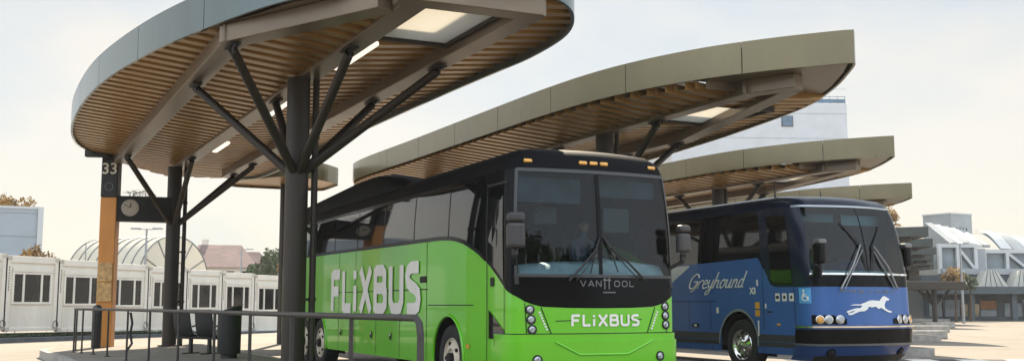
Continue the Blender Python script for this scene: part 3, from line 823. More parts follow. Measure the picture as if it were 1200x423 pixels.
def round_lamp(th, sh, a, z, r, m=M_LENS, nm='headlight', ring=M_HOLE, off=0.):
    M = frame_at(sh, a, z, off)
    o = th.part(nm, MB().lathe([(r * 1.22, 0), (r * 1.2, .02), (r * 1.02, .024), (r * .95, .008)], M, 22), ring, smooth=40)
    th.part('lens', MB().lathe([(r, .010), (r * .75, .022), (r * .5, .03), (r * .3, .026), (r * .28, .034), (.0, .036)], M, 22), m, parent=o, smooth=50)
    return o
for a, z in ((.27, 1.25), (.285, 1.12), (.30, .99), (W - .22, 1.29), (W - .215, 1.165), (W - .21, 1.04)): round_lamp(fx, sh, a, z - .0, .052)
round_lamp(fx, sh, W - .36, .62, .055, off=.055)
round_lamp(fx, sh, .36, .60, .055, off=.055)
for s_, nm in ((0, 1), (1, 1)):
    led = MB()
    for k in range(7):
        u = k / 6; a = .40 + .10 * u if s_ == 0 else W - .36 - .10 * u; z = 1.21 - .22 * u
        M = frame_at(sh, a, z, 0); led.lathe([(.016, 0), (.013, .012), (0, .014)], M, 8)
    fx.part('light_strip', led, M_WHITE)
for a in (.22, 1.09, 1.27, 1.45, 2.36):
    M = frame_at(sh, a, 3.095, 0); p = Vector(sh.plan(a, .10, .145)).to_3d(); p.z = 3.235
    fx.part('marker_lamp', MB().box((p.x, p.y - .0, p.z), (.12, .05, .05), Matrix.Rotation(radians(-30), 3, 'X')), M_AMBER, bevel=.012)
fx.part('front_lettering', stroke_letters(sh, 'FLiXBUS', .86, 1.90, 1.03, 1.18, .034, .008), M_WHITE)
fx.part('side_lettering', stroke_letters(sh, 'FLiXBUS', -8.75, -3.5, 1.19, 1.97, .20, .010), M_WHITE)
vh = MB(); stroke_letters(sh, 'VAN', .98, 1.30, 1.555, 1.635, .013, .008, vh); stroke_letters(sh, 'H', 1.335, 1.455, 1.555, 1.635, .016, .008, vh); stroke_letters(sh, 'OOL', 1.50, 1.82, 1.555, 1.635, .013, .008, vh)
sh.quad(1.32, 1.52, 1.47, 1.485, .008, 1, vh)
fx.part('badge', vh, M_GREYTRIM)
# wipers
for (pa, pz), (ta, tz), (ea, ez) in (((.80, 1.63), (1.22, 2.07), (1.12, 1.72)), ((1.97, 1.65), (1.42, 2.08), (1.55, 1.75))):
    wp = MB(); arm = [sh.pos(pa, pz, .05), sh.pos((pa + ta) / 2, (pz + tz) / 2, .085), sh.pos(ta, tz, .06)]
    wp.tube(arm, [.018, .014, .010], 8)
    w_ = fx.part('wiper', wp, M_BLACKSTEEL, smooth=40)
    bl = MB().tube([sh.pos(ta + (ta - ea) * .55, tz + (tz - ez) * .4, .03), sh.pos(ta, tz, .035), sh.pos(ea, ez, .03)], [.008, .014, .008], 6)
    fx.part('wiper_blade', bl, M_BLACKSTEEL, parent=w_)
    ar2 = MB().tube([sh.pos(pa + .1 * (1 if pa < 1.2 else -1), pz - .0, .05), sh.pos((pa + ta) / 2 + .06 * (1 if pa < 1.2 else -1), (pz + tz) / 2 - .02, .08), sh.pos(ta, tz, .05)], .007, 6)
    fx.part('wiper_rod', ar2, M_BLACKSTEEL, parent=w_)
# mirrors
def flix_mirror(x, y, z, s_):
    X = T3(x, y, z, .15 * s_) @ Matrix.Scale(1.0 if s_ < 0 else .84, 4)
    m = MB().box((0, 0, 0), (.24, .15, .33)); m.v = [X @ Vector(p) for p in m.v]
    h = fx.part('mirror', m, M_MIRROR, bevel=.045)
    m = MB().box((0, 0, .235), (.23, .15, .12)); m.v = [X @ Vector(p) for p in m.v]
    fx.part('mirror_cap', m, M_MIRROR, parent=h, bevel=.035)
    m = MB().box((0, .078, -.02), (.19, .012, .27)); m.v = [X @ Vector(p) for p in m.v]
    fx.part('mirror_glass', m, M_CHROME, parent=h)
    ax = .10 if s_ < 0 else W - .10
    m = MB().tube([(x, y, z - .16), (x + .0, y + .05, z - .26), (ax - s_ * .0, .16, z - .36), (ax, .12, z - .62)], [.03, .035, .03, .03], 10)
    m.box((x, y + .02, z - .2), (.07, .06, .1))
    fx.part('mirror_arm', m, M_BLACKSTEEL, parent=h, smooth=40)
flix_mirror(-.05, -.16, 2.20, -1); flix_mirror(W + .01, -.06, 2.17, 1)
# roof fairing along the near edge
fr = MB(); rows = []
for k in range(21):
    u = k / 20; S = 4.9 + 7.9 * u; e = min(1, u / .22) ** .7 * min(1, .45 + (1 - u) * .9)
    h = .02 + .33 * e
    rows.append([(.16, S, 3.31), (.17, S, 3.35 + h * .55), (.27, S, 3.38 + h), (.55, S, 3.42 + h * 1.05), (.95, S, 3.46 + h * .5), (1.1, S, 3.45)])
fr.grid(rows); fx.part('roof_fairing', fr, M_ROOFMATT, smooth=40)
# cab interior
fx.part('cab_floor', MB().box((W / 2, 3.2, 1.2), (W - .2, 5.8, .05)), M_INTERIOR)
fx.part('cab_bulkhead', MB().box((W / 2, 5.9, 2.1), (W - .2, .05, 1.9)), M_INTERIOR)
dsh = MB(); rows = []
for k in range(15):
    x = .14 + (W - .28) * k / 14; hgt = 1.80 + .07 * sin(pi * k / 14) + (.05 if k > 8 else 0)
    rows.append([(x, .20, 1.66), (x, .24, 1.74), (x, .34, hgt), (x, .55, hgt + .04), (x, .75, hgt - .02), (x, .8, 1.3)])
dsh.grid(rows); fx.part('dashboard', dsh, M_DASH, smooth=40)
fx.part('steering_wheel', MB().tube([(1.86 + .23 * cos(2 * pi * k / 20), .93 + .16 * sin(2 * pi * k / 20), 2.0 + .14 * sin(2 * pi * k / 20)) for k in range(21)], .017, 8, False).tube([(1.64, .93, 2.0), (2.08, .93, 2.0)], .015, 6).tube([(1.86, .93, 2.0), (1.86, .75, 1.75)], .03, 8), M_BLACKSTEEL, smooth=40)
for x, y in ((1.86, 1.62), (.62, 2.0), (.62, 2.9), (1.86, 2.9), (.62, 3.8), (1.86, 3.8), (1.1, 2.9), (1.1, 3.8)):
    st = MB().box((x, y, 1.72), (.46, .45, .12)); st.box((x, y + .24, 2.08), (.44, .12, .66)); st.box((x, y + .25, 2.48), (.26, .1, .16))
    fx.part('seat', st, M_SEAT, bevel=.04)
fx.part('sun_blind', MB().box((.66, .32, 2.86), (1.0, .012, .34)), M_INTERIOR)
fx.part('sun_blind', MB().box((1.9, .32, 2.92), (.9, .012, .24)), M_INTERIOR)
fx.part('cab_monitor', MB().box((.80, .75, 2.55), (.34, .16, .24)).tube([(.45, .35, 2.62), (.62, .6, 2.6), (.72, .75, 2.58)], .015, 6), M_BLACKSTEEL, bevel=.01)
fx.part('inner_mirror', MB().tube([(1.8, .42, 2.9), (1.76, .5, 2.75)], .012, 6).box((1.85, .55, 2.5), (.42, .05, .34)), M_BLACKSTEEL, bevel=.02)
bus_common(fx, sh, FW, W, L, False)

# driver, seated at the wheel
def person(label, M):
    root = bpy.data.objects.new('person', None); COL.objects.link(root); root.matrix_world = M; tag(root, label, 'person')
    verts, edges, rad = [], [], []
    def chain(pts, start=None):
        prev = start
        for (p, r) in pts:
            verts.append(p); rad.append(r); i = len(verts) - 1
            if prev is not None: edges.append((prev, i))
            prev = i
        return prev
    # local: facing -y, origin on the seat top
    chain([((0, 0, .08), .15)])
    ch = chain([((0, -.01, .25), .145), ((0, .0, .42), .155), ((0, .02, .54), .12)], 0)
    nk = chain([((0, .0, .62), .06), ((0, -.02, .68), .055)], ch)
    chain([((0, -.035, .77), .085), ((0, -.03, .85), .075)], nk)
    for s_ in (-1, 1):
        chain([((.17 * s_, .0, .50), .07), ((.24 * s_, -.10, .30), .052), ((.19 * s_, -.36, .27), .042), ((.16 * s_, -.50, .31), .03), ((.155 * s_, -.57, .33), .028)], ch)
        chain([((.10 * s_, -.10, .07), .095), ((.13 * s_, -.46, .06), .072), ((.13 * s_, -.50, -.30), .05), ((.13 * s_, -.60, -.40), .035)], 0)
    me = bpy.data.meshes.new('body'); me.from_pydata(verts, edges, []); me.update()
    o = link('body', me, M_SHIRT, root)
    sk = o.modifiers.new('skin', 'SKIN'); sk.use_smooth_shade = True
    for i, d in enumerate(me.skin_vertices[0].data): d.radius = (rad[i], rad[i]); d.use_root = (i == 0)
    ss = o.modifiers.new('sub', 'SUBSURF'); ss.levels = 1; ss.render_levels = 1
    hd = MB(); rows = []
    for k in range(13):
        ph = pi * k / 12; row = []
        for j in range(17):
            a = 2 * pi * j / 16; r_ = sin(ph)
            x = .078 * r_ * cos(a); y = .098 * r_ * sin(a); z = .12 * cos(ph)
            if sin(a) < -.9 and 5 < k < 8: y -= .018
            if k > 8: x *= .88
            row.append((x, y - .035, z + .80))
        rows.append(row)
    hd.grid(rows)
    me = bpy.data.meshes.new('head'); me.from_pydata(hd.v, [], hd.f); recalc(me); link('head', me, M_SKIN, root, 60)
    gl = MB()
    for s_ in (-1, 1): gl.box((.034 * s_, -.135, .825), (.055, .02, .035)); gl.bar((.062 * s_, -.13, .83), (.08 * s_, -.03, .83), .008, .008)
    me = bpy.data.meshes.new('sunglasses'); me.from_pydata(gl.v, [], gl.f); link('sunglasses', me, M_HOLE, root)
    hr = MB(); rows = []
    for k in range(6):
        ph = pi * .46 * k / 5
        rows.append([(.086 * sin(ph) * cos(2 * pi * j / 16), -.022 + .104 * sin(ph) * sin(2 * pi * j / 16), .805 + .128 * cos(ph) + (.02 if sin(2 * pi * j / 16) < 0 else 0)) for j in range(17)])
    hr.grid(rows); me = bpy.data.meshes.new('hair'); me.from_pydata(hr.v, [], hr.f); recalc(me); link('hair', me, M_HAIR, root, 60)
    for s_ in (-1, 1):
        hb = MB(); base = Vector((.155 * s_, -.58, .33))
        hb.tube([base + Vector((0, .03, 0)), base, base + Vector((0, -.06, .01))], [.028, .036, .034], 8)
        for k in range(4):
            o_ = (k - 1.5) * .018; l_ = (.035, .042, .04, .03)[k]
            hb.tube([base + Vector((o_, -.06, .01)), base + Vector((o_, -.06 - l_ * .8, .005)), base + Vector((o_, -.06 - l_, -.025)), base + Vector((o_, -.05 - l_ * .5, -.045))], [.009, .009, .008, .007], 6)
        hb.tube([base + Vector((-.03 * s_, -.02, 0)), base + Vector((-.05 * s_, -.05, -.005)), base + Vector((-.045 * s_, -.085, -.02))], [.012, .011, .008], 6)
        me = bpy.data.meshes.new('hand'); me.from_pydata(hb.v, [], hb.f); recalc(me); link('hand', me, M_SKIN, root, 60)
    return root
Mp = T3(.025, 13.9, 0, T1) @ Matrix.Translation((1.86, 1.55, 1.70))
person('driver in sunglasses and a blue shirt, seated at the wheel of the green coach', Mp)

# ------------------------------------------------------------------ blue coach
W, L, R, b = 2.57, 13.7, .34, .16
GP = [(.25, .06, .30), (.42, .02, .12), (.6, 0, .02), (.92, 0, .0), (1.66, 0, .03), (1.9, .0, .05), (2.3, .01, .11), (2.7, .03, .20), (3.05, .055, .32), (3.16, .07, .38)]
GR = [(3.26, .10, .46), (3.34, .16, .60), (3.40, .26, .85), (3.45, .42, 1.3), (3.49, .8, 2.1), (3.5, 1.25, 2.8)]
GX = T3(5.55, 19.5, 0, T1)
gh = Thing('coach_bus', 'blue coach with a running dog emblem and script lettering, parked beyond the green coach', 'bus', GX, GX)
sg = Shell(W, L, R, b, GP, GR)
GW = [2.33, 9.9, 11.2]
gtop = [(-14, 2.13), (-4.0, 2.17), (-1.62, 2.23), (-1.50, 2.20), (-1.42, 2.10), (-1.32, 1.85), (-1.22, 1.70), (-1.05, 1.645), (.0, 1.645), (1.3, 1.645)]
def g_top(a):
    q = W - a if a > W / 2 else a
    return lerp_tab(gtop, q)
def g_low(a):
    q = W - a if a > W / 2 else a
    z = .38 if q < -R - .1 else .92
    for s0 in GW: z = max(z, arch_z(q, s0, z, .66, .53))
    return z
al = []
for s0 in GW: al += frange(-s0 - .66, -s0 + .66, .06)
al = sorted(set([round(x, 4) for x in avals(-L, W + L, R, W, .25)] + [round(x, 4) for x in al] + [round(W - x, 4) for x in al] + [-R - .1, -R - .101, W + R + .1, W + R + .101]))
gh.part('body', sg.patch(al, g_low, g_top, 8), M_BLUE, smooth=30)
for a0, a1 in ((-L, -1.5), (W + 1.5, W + L)):
    gh.part('side_window_band', sg.patch(avals(a0, a1, R, W, .3), g_top, 3.10, 5), M_SIDEGLASS, smooth=30)
for a0, a1 in ((-1.5, .02), (W - .02, W + 1.5)):
    gh.part('corner_pillar', sg.patch(avals(a0, a1, R, W, .1), g_top, 3.16, 7), M_NAVY, smooth=40)
gh.part('upper_trim', sg.patch(avals(-L, -1.5, R, W, .4), 3.10, 3.16, 1, .002), M_BLACKGLOSS); gh.part('upper_trim', sg.patch(avals(W + 1.5, W + L, R, W, .4), 3.10, 3.16, 1, .002), M_BLACKGLOSS)
gh.part('front_mask', sg.patch(avals(.02, W - .02, R, W, .12), 1.645, 1.88, 2), M_BLACKGLOSS, smooth=40)
for a0, a1 in ((.02, W / 2 - .008), (W / 2 + .008, W - .02)):
    gh.part('windscreen', sg.patch(avals(a0, a1, R, W, .12), 1.88, 3.16, 9), M_GLASS2, smooth=40)
gh.part('centre_bar', sg.patch([W / 2 - .014, W / 2 + .014], 1.88, 3.16, 6, .006), M_BLACKGLOSS)
gh.part('windscreen_trim', sg.patch(avals(.0, W, R, W, .12), 1.865, 1.90, 1, .014), M_CHROME)
gh.part('roof', sg.roofpatch(), M_NAVY, smooth=35)
re = MB(); rw = []
for z in (.38, .9, 1.6, 2.4, 3.16): rw.append([(lerp_tab(sg.ti, z), L, z), (W / 2, L + .06, z), (W - lerp_tab(sg.ti, z), L, z)])
re.grid(rw); gh.part('rear_panel', re, M_BLACKGLOSS)
# silver strip: sunlit rim above the windscreen put in as colour
gh.part('lit_roof_rim', sg.patch(avals(-.2, W + .2, R, W, .12), 3.15, 3.19, 1, .010), M_SILVERPAINT)
for S in (3.2, 4.9, 6.6, 8.3, 10.0):
    gh.part('window_seam', sg.quad(-S - .014, -S + .014, g_top(-S) + .01, 3.09, .006, 1), M_BLACKGLOSS)
# door
dr = MB(); sg.patch([-1.47, -1.455], .40, g_top(-1.47) - .03, 3, .006, dr); sg.patch([-.47, -.455], .40, 1.64, 3, .006, dr)
gd = gh.part('door', dr, M_HOLE)
gh.part('door_window', sg.patch(frange(-1.18, -.50, .1), lambda a: 1.70 + .1 * max(0, (-a - 1.05) / .13), 3.02, 5, .012), M_SIDEGLASS, parent=gd)
gh.part('door_handle', sg.quad(-1.34, -1.16, 1.165, 1.19, .012, 1), M_HOLE, parent=gd)
# stripes, seams, signs
for z0, z1 in ((.515, .60), (.615, .745)):
    gh.part('side_stripe', sg.patch(frange(-1.67, -R - .1, .2), z0, z1, 1, .006), M_STRIPE)
    gh.part('side_stripe', sg.patch(frange(-9.2, -2.99, .3), z0, z1, 1, .006), M_STRIPE)
sm_ = MB()
for S in (3.3, 4.1, 5.5, 7.0, 8.4): sg.quad(-S - .008, -S + .008, .4, 1.38, .005, 1, sm_)
sg.patch(frange(-9, -3.1, .4), 1.378, 1.392, 1, .0055, sm_)
gh.part('panel_seams', sm_, M_HOLE)
gh.part('arch_trim', (lambda mb: (mb.grid([[sg.pos(-2.33 + r_ * cos(pi * k / 20), .53 + r_ * sin(pi * k / 20), .012) for k in range(21)] for r_ in (.655, .70)]), mb)[1])(MB()), M_SILVERPAINT)
gh.part('silver_wedge', sg.patch([-9, -5.2, -4.9, -4.4, -4.05], lambda a: lerp_tab([(-4.9, 1.72), (-4.05, 2.13)], a), lambda a: g_top(a) - .02, 1, .006), M_SILVERPAINT)
for S, z, w_, h_, m_ in ((1.66, 1.30, .16, .13, M_AMBER), (1.66, 1.15, .16, .12, M_AMBER), (1.64, .86, .05, .3, M_WHITE), (1.64, 1.74, .06, .12, M_WHITE), (.98, .94, .12, .04, M_AMBER), (1.38, 1.29, .05, .09, M_WHITE), (3.05, 1.2, .08, .12, M_WHITE)):
    gh.part('side_marking', sg.quad(-S - w_ / 2, -S + w_ / 2, z - h_ / 2, z + h_ / 2, .012, 1), m_)
for S in (.98, .76, .54):
    q = gh.part('service_pictogram', sg.quad(-S - .075, -S + .075, 1.38, 1.53, .012, 1), M_WHITE)
    M = frame_at(sg, -S, 1.455, .016)
    ic = MB()
    if S > .9: ic.box(M @ Vector((0, .0, .002)), (.004, .09, .05), M.to_3x3() @ Matrix.Rotation(pi / 2, 3, 'Z') if False else None)
    ic.lathe([(.035, 0), (.0, .002)], M, 8 if S > .6 else 5); gh.part('pictogram_mark', ic, M_HOLE, parent=q)
gh.part('side_marker', sg.quad(-3.98, -3.72, .84, .92, .012, 1), M_HOLE)
gh.part('side_marker_lens', sg.quad(-3.9, -3.8, .86, .9, .018, 1), M_WHITE)
ac = gh.part('access_sign', sg.quad(-.30, .00, 1.34, 1.62, .012, 5), M_SIGNBLUE)
M = frame_at(sg, -.15, 1.48, .02); wc = MB()
ringp = [M @ Vector((.01 + .06 * cos(radians(a)), -.035 + .06 * sin(radians(a)), 0)) for a in range(120, 400, 20)]
wc.tube(ringp, .010, 6); wc.tube([M @ Vector(p) for p in ((-.02, .06, 0), (-.015, -.02, 0), (.045, -.02, 0), (.075, -.085, 0))], .012, 6)
wc.lathe([(.022, 0), (0, .008)], M @ Matrix.Translation((-.02, .09, 0)), 10); wc.tube([M @ Vector((-.018, .02, 0)), M @ Vector((.04, .015, 0))], .009, 6)
gh.part('wheelchair_symbol', wc, M_WHITE, parent=ac)
SCRIPT = {'G': (1.15, [[(1.0, 1.3), (.85, 1.65), (.5, 1.75), (.1, 1.35), (.0, .7), (.15, .12), (.5, .0), (.85, .3), (1.0, .8)], [(.55, .8), (1.05, .8), (.98, .2), (.8, -.25), (.45, -.35)]]),
          'r': (.55, [[(0, 0), (.05, .9)], [(.04, .55), (.2, .88), (.42, .98), (.52, .85)]]), 'e': (.62, [[(.0, .5), (.45, .6), (.45, .88), (.25, 1.0), (.02, .7), (.03, .25), (.25, .0), (.6, .15)]]),
          'y': (.68, [[(0, 1), (.02, .35), (.2, .1), (.42, .3), (.52, 1.0)], [(.52, 1.0), (.5, .1), (.35, -.6), (.05, -.75), (-.05, -.5), (.25, -.15), (.65, .12)]]),
          'h': (.72, [[(.0, 0), (.05, 1.9)], [(.02, .5), (.2, .9), (.42, .92), (.48, .6), (.46, .12), (.68, .1)]]), 'o': (.66, [[(.25, 1), (.03, .75), (.03, .25), (.25, 0), (.48, .25), (.5, .75), (.25, 1), (.45, .95), (.66, .9)]]),
          'u': (.74, [[(0, 1), (.0, .3), (.15, .05), (.38, .2), (.5, 1.0)], [(.5, 1.0), (.48, .2), (.55, .05), (.74, .12)]]), 'n': (.74, [[(0, 0), (.04, 1)], [(.02, .5), (.2, .9), (.42, .95), (.5, .65), (.48, .1), (.72, .1)]]),
          'd': (.7, [[(.48, .85), (.25, 1), (.03, .7), (.03, .25), (.22, 0), (.45, .25)], [(.56, 1.9), (.5, .8), (.48, .15), (.7, .1)]])}
lm = MB(); x_ = 0; tot = sum(SCRIPT[c_][0] + .10 for c_ in "Greyhound") + .75
for c_ in "Greyhound":
    w_, ls_ = SCRIPT[c_]
    for l in ls_:
        P = cat_rom(l, 4, False) if len(l) > 2 else l
        lm.tube([sg.pos(-4.10 + (x_ + px_ + .42 * py_) * 2.17 / tot, 1.655 + py_ * .172, .012) for px_, py_ in P], .0135 if c_ != 'G' else .016, 6)
    x_ += w_ + .10
gh.part('side_lettering', lm, M_WHITE, smooth=40)
me = text_mesh("X3", .17, .003, 0, .006); gh.add_mesh('model_mark', wrap_text(sg, me, -1.80, 1.58, .014), M_WHITE)
# front: lettering, running dog
gh.part('front_lettering', stroke_letters(sg, 'PREVOST', .62, 1.95, 1.535, 1.585, .010, .008), M_GREYTRIM)
dog = [(.0, .60), (.10, .64), (.24, .64), (.38, .72), (.46, .78), (.56, .80), (.66, .79), (.76, .78), (.80, .86), (.86, .95), (.92, .97), (1.0, .90), (1.06, .86), (1.05, .80), (.97, .79), (.93, .72), (.90, .60),
       (.92, .48), (1.02, .40), (1.12, .36), (1.11, .31), (1.0, .33), (.88, .42), (.80, .50), (.72, .46), (.64, .55), (.54, .52), (.46, .55), (.42, .45), (.34, .37), (.22, .36), (.10, .28), (.02, .22), (-.06, .24), (-.05, .29), (.04, .32), (.12, .40),
       (.06, .38), (-.04, .31), (-.09, .32), (-.07, .38), (.04, .44), (.14, .49), (.24, .50), (.28, .56), (.28, .60), (.22, .595), (.10, .60)]
bmd = bmesh.new(); vv = [bmd.verts.new((.80 + x * .90, 1.04 + y * .47, 0)) for x, y in dog]
fdog = bmd.faces.new(vv); ex = bmesh.ops.triangulate(bmd, faces=[fdog])
me = bpy.data.meshes.new('dog_emblem'); bmd.to_mesh(me); bmd.free()
gh.add_mesh('dog_emblem', wrap_text(sg, me, 0, -.02, .016), mat("emblem_white", (.82, .83, .82), .4, var=.03))
# bumper with black insert and lower valance
ba = avals(-.42, W + .42, R, W, .12)
bp = MB(); sg.patch(ba, .865, .93, 1, .035, bp); sg.patch(ba, .30, .60, 3, .03, bp)
gb = gh.part('bumper', bp, M_BLUEDARK, smooth=40)
gh.part('bumper_insert', sg.patch(ba, .60, .865, 2, .045), M_BLACKGLOSS, parent=gb, smooth=40)
gh.part('bumper_strip', sg.patch(ba, .895, .925, 1, .048), M_CHROME, parent=gb)
gh.part('bumper_strip', sg.patch(ba, .585, .61, 1, .055), M_GREYTRIM, parent=gb)
gh.part('valance', sg.patch(avals(.1, W - .1, R, W, .12), .27, .40, 1, .034), M_HOLE, parent=gb)
for a in (.45, W - .42): round_lamp(gh, sg, a, .45, .07, M_HOLE, 'fog_lamp', M_BLACKGLOSS, .03)
for a0, a1 in ((-.02, .72), (W - .72, W + .02)):
    gh.part('headlight_pod', sg.patch(frange(a0, a1, .08), .955, lambda a: 1.125 if abs(a - W / 2) > .75 else 1.06, 2, .012), M_BLACKGLOSS)
for a, m_ in ((.16, M_AMBER), (.37, M_LENS), (.58, M_LENS), (W - .14, M_AMBER), (W - .34, M_LENS), (W - .55, M_LENS)):
    round_lamp(gh, sg, a, 1.04, .068, m_, 'headlight', M_CHROME, .014)
# wipers
for (pa, pz), (ta, tz) in (((.62, 1.60), (1.14, 2.42)), ((1.98, 1.62), (1.46, 2.40))):
    q = 1 if pa < W / 2 else -1
    wp = MB().tube([sg.pos(pa, pz, .05), sg.pos(pa + (ta - pa) * .5, pz + (tz - pz) * .5, .09), sg.pos(ta, tz, .06)], [.02, .016, .012], 8)
    w_ = gh.part('wiper', wp, M_BLADE, smooth=40)
    gh.part('wiper_rod', MB().tube([sg.pos(pa + .08 * q, pz, .05), sg.pos(ta + .02 * q, tz - .1, .06)], .009, 6), M_BLADE, parent=w_)
    gh.part('wiper_blade', MB().tube([sg.pos(ta - .35 * q, tz + .42, .03), sg.pos(ta, tz, .04), sg.pos(ta + .10 * q, 1.93, .03)], [.010, .018, .010], 6), M_BLACKSTEEL, parent=w_)
# mirrors: two stacked heads on a curled arm
def grey_mirror(x, y, s_):
    m = MB().box((x, y, 2.24), (.20, .20, .38)); h = gh.part('mirror', m, M_BLACKGLOSS, bevel=.06)
    gh.part('mirror_cap', MB().box((x, y - .03, 2.46), (.19, .17, .09)), M_GREYTRIM, parent=h, bevel=.03)
    gh.part('lower_mirror', MB().box((x + .02 * s_, y + .04, 1.90), (.14, .16, .24)), M_BLACKGLOSS, parent=h, bevel=.05)
    gh.part('mirror_face', MB().box((x, y + .105, 2.24), (.16, .01, .31)), M_CHROME, parent=h)
    gh.part('mirror_arm', MB().tube([(x, y, 2.05), (x, y + .05, 1.95), (x - .04 * s_, y + .2, 1.85), (.10 if s_ < 0 else W - .10, .40, 1.8)], .03, 8), M_BLACKSTEEL, parent=h, smooth=40)
grey_mirror(.04, -.04, -1); grey_mirror(W + .04, .45, 1)
# interior
gh.part('cab_floor', MB().box((W / 2, 3.4, 1.2), (W - .2, 5.4, .05)), M_INTERIOR); gh.part('cab_bulkhead', MB().box((W / 2, 6.0, 2.1), (W - .2, .05, 1.9)), M_INTERIOR)
dsh = MB(); rows = []
for k in range(13):
    x = .2 + (W - .4) * k / 12; rows.append([(x, .40, 1.84), (x, .5, 1.93), (x, .75, 1.97), (x, 1.05, 1.93), (x, 1.1, 1.3)])
dsh.grid(rows); gh.part('dashboard', dsh, M_DASH, smooth=40)
for x, y in ((1.86, 2.0), (.62, 2.4), (.62, 3.3), (1.86, 3.3), (.62, 4.2), (1.86, 4.2)):
    st = MB().box((x, y, 1.72), (.46, .45, .12)); st.box((x, y + .24, 2.08), (.44, .12, .66)); gh.part('seat', st, M_SEAT, bevel=.04)
gh.part('steering_wheel', MB().tube([(1.86 + .23 * cos(2 * pi * k / 20), 1.25 + .16 * sin(2 * pi * k / 20), 2.06 + .14 * sin(2 * pi * k / 20)) for k in range(21)], .017, 8, False).tube([(1.86, 1.25, 2.06), (1.86, 1.05, 1.8)], .03, 8), M_BLACKSTEEL)
for x, y in ((.35, 1.55), (1.9, 2.0)): gh.part('roof_aerial', MB().tube([(x, y, 3.36), (x, y, 3.52), (x, y + .02, 3.66)], [.03, .012, .008], 8), M_BLACKSTEEL)
gh.part('sun_blind', MB().box((.68, .85, 2.98), (1.0, .012, .16)), M_GREYTRIM); gh.part('sun_blind', MB().box((1.85, .85, 2.96), (.95, .012, .2)), M_GREYTRIM)
bus_common(gh, sg, GW, W, L, True)

# ------------------------------------------------------------------ platform furniture
# orange pillar with the bay number
pb = bay(2.87, 30.6)
pl = Thing('platform_sign_pillar', 'square orange pillar with black head showing bay number 33', 'sign pillar', T3(pb.x, pb.y, PZ, .12), T3(pb.x, pb.y, PZ, .12))
pw = .42
post = pl.part('post', MB().box((0, 0, 1.99), (pw, pw, 3.98)), M_ORANGE, bevel=.02)
hd = pl.part('sign_head', MB().box((0, 0, 4.66), (pw + .01, pw + .01, 1.35)), M_SIGNBLACK, bevel=.02)
pl.add_mesh('bay_number', text_mesh("33", .42, .004, 0, .004), M_SIGNTEXT, hd, Matrix.Translation((0, -pw / 2 - .012, 4.74)) @ Matrix.Rotation(pi / 2, 4, 'X'))
em = MB()
for k in range(10):
    a = 2 * pi * k / 10
    em.box((.10 * cos(a), -pw / 2 - .012, 4.27 + .10 * sin(a)), (.045, .012, .02), Matrix.Rotation(-a - pi / 2, 3, 'Y'))
pl.part('ring_emblem', em, M_GREYTRIM, parent=hd)
for z, h in ((1.98, .5), (1.45, .5)):
    nb = MB().box((-.01, -pw / 2 - .012, z), (pw * .9, .02, h)); nb.box((0, -pw / 2 - .03, z - h * .46), (pw * .85, .03, .03))
    pl.part('notice', nb, M_NOTICE, parent=post)
pl.part('cross_bracket', MB().box((-.30, -.35, 5.17), (.62, .22, .26)), M_SIGNBLACK, bevel=.02)
# clock box between pillar and column
cb = bay(4.5, 30.4)
cx, cy = (pb.x + .21 + cb.x - .19) / 2, (pb.y + cb.y) / 2
ang = atan2(cb.y - pb.y, cb.x - pb.x)
ck = Thing('station_clock', 'black clock box fixed between the orange pillar and the rear column', 'clock', T3(cx, cy, 3.55, ang), T3(cx, cy, 3.55, ang))
bw = sqrt((cb.x - pb.x) ** 2 + (cb.y - pb.y) ** 2) - .40
cas = ck.part('case', MB().box((0, 0, .34), (bw + .22, .42, .68)), M_SIGNBLACK, bevel=.02)
X = Matrix.Translation((-bw / 2 + .30, -.215, .36)) @ Matrix.Rotation(pi / 2, 4, 'X')
fc = ck.part('clock_face', MB().lathe([(.225, .0), (.225, .012), (.21, .014), (0, .014)], X, 36), M_CLOCK)
hn = MB(); 
for a, l, w_ in ((8, .13, .02), (-62, .17, .014)):
    a = radians(a); c = X @ Vector((sin(a) * l / 2, cos(a) * l / 2, .02)); hn.box(c, (w_, .006, l), Matrix.Rotation(a, 3, 'Y'))
for k in range(12):
    a = 2 * pi * k / 12; hn.box(X @ Vector((sin(a) * .185, cos(a) * .185, .017)), (.012, .004, .03), Matrix.Rotation(a, 3, 'Y'))
ck.part('clock_hands', hn, M_HOLE, parent=fc)
rnd = random.Random(3); sp = MB()
for k in range(26):
    x = -bw / 2 + .25 + rnd.random() * .55; p0 = Vector((x, rnd.uniform(-.15, .15), .68))
    sp.tube([p0, p0 + Vector((rnd.uniform(-.1, .1), rnd.uniform(-.05, .05), .1)), p0 + Vector((rnd.uniform(-.22, .22), rnd.uniform(-.1, .1), .05 + rnd.random() * .16))], .006, 4)
ck.part('bird_wires', sp, M_GREYTRIM)

# railing
RP = [(2.97, 7.75), (2.93, 9.25), (2.90, 11.2), (2.88, 13.1), (2.84, 15.15), (2.76, 17.7), (2.66, 20.3), (2.54, 22.6), (2.40, 24.9), (2.22, 26.1), (2.03, 26.85), (1.90, 27.5), (2.0, 28.3)]
rb0 = bay(2.8, 16)
rl = Thing('platform_railing', 'dark tubular railing with upright posts along the platform edge', 'railing', T3(rb0.x, rb0.y, PZ, TH), BAY)
RZ = 1.21
top = [(p[0], p[1], RZ) for p in cat_rom(RP, 5, False)]
e0 = Vector(top[0]); pre = [(e0.x, e0.y - .10, PZ), (e0.x, e0.y - .10, RZ - .13), (e0.x, e0.y - .07, RZ - .04), (e0.x, e0.y, RZ)]
rl.part('handrail', MB().tube(pre + top[1:], .028, 10), M_RAIL, smooth=40)
for p in RP[1:]:
    rl.part('post', MB().tube([(p[0], p[1], PZ), (p[0], p[1], RZ)], .021, 10).tube([(p[0], p[1], PZ), (p[0], p[1], PZ + .015)], .06, 10), M_RAIL, smooth=40)

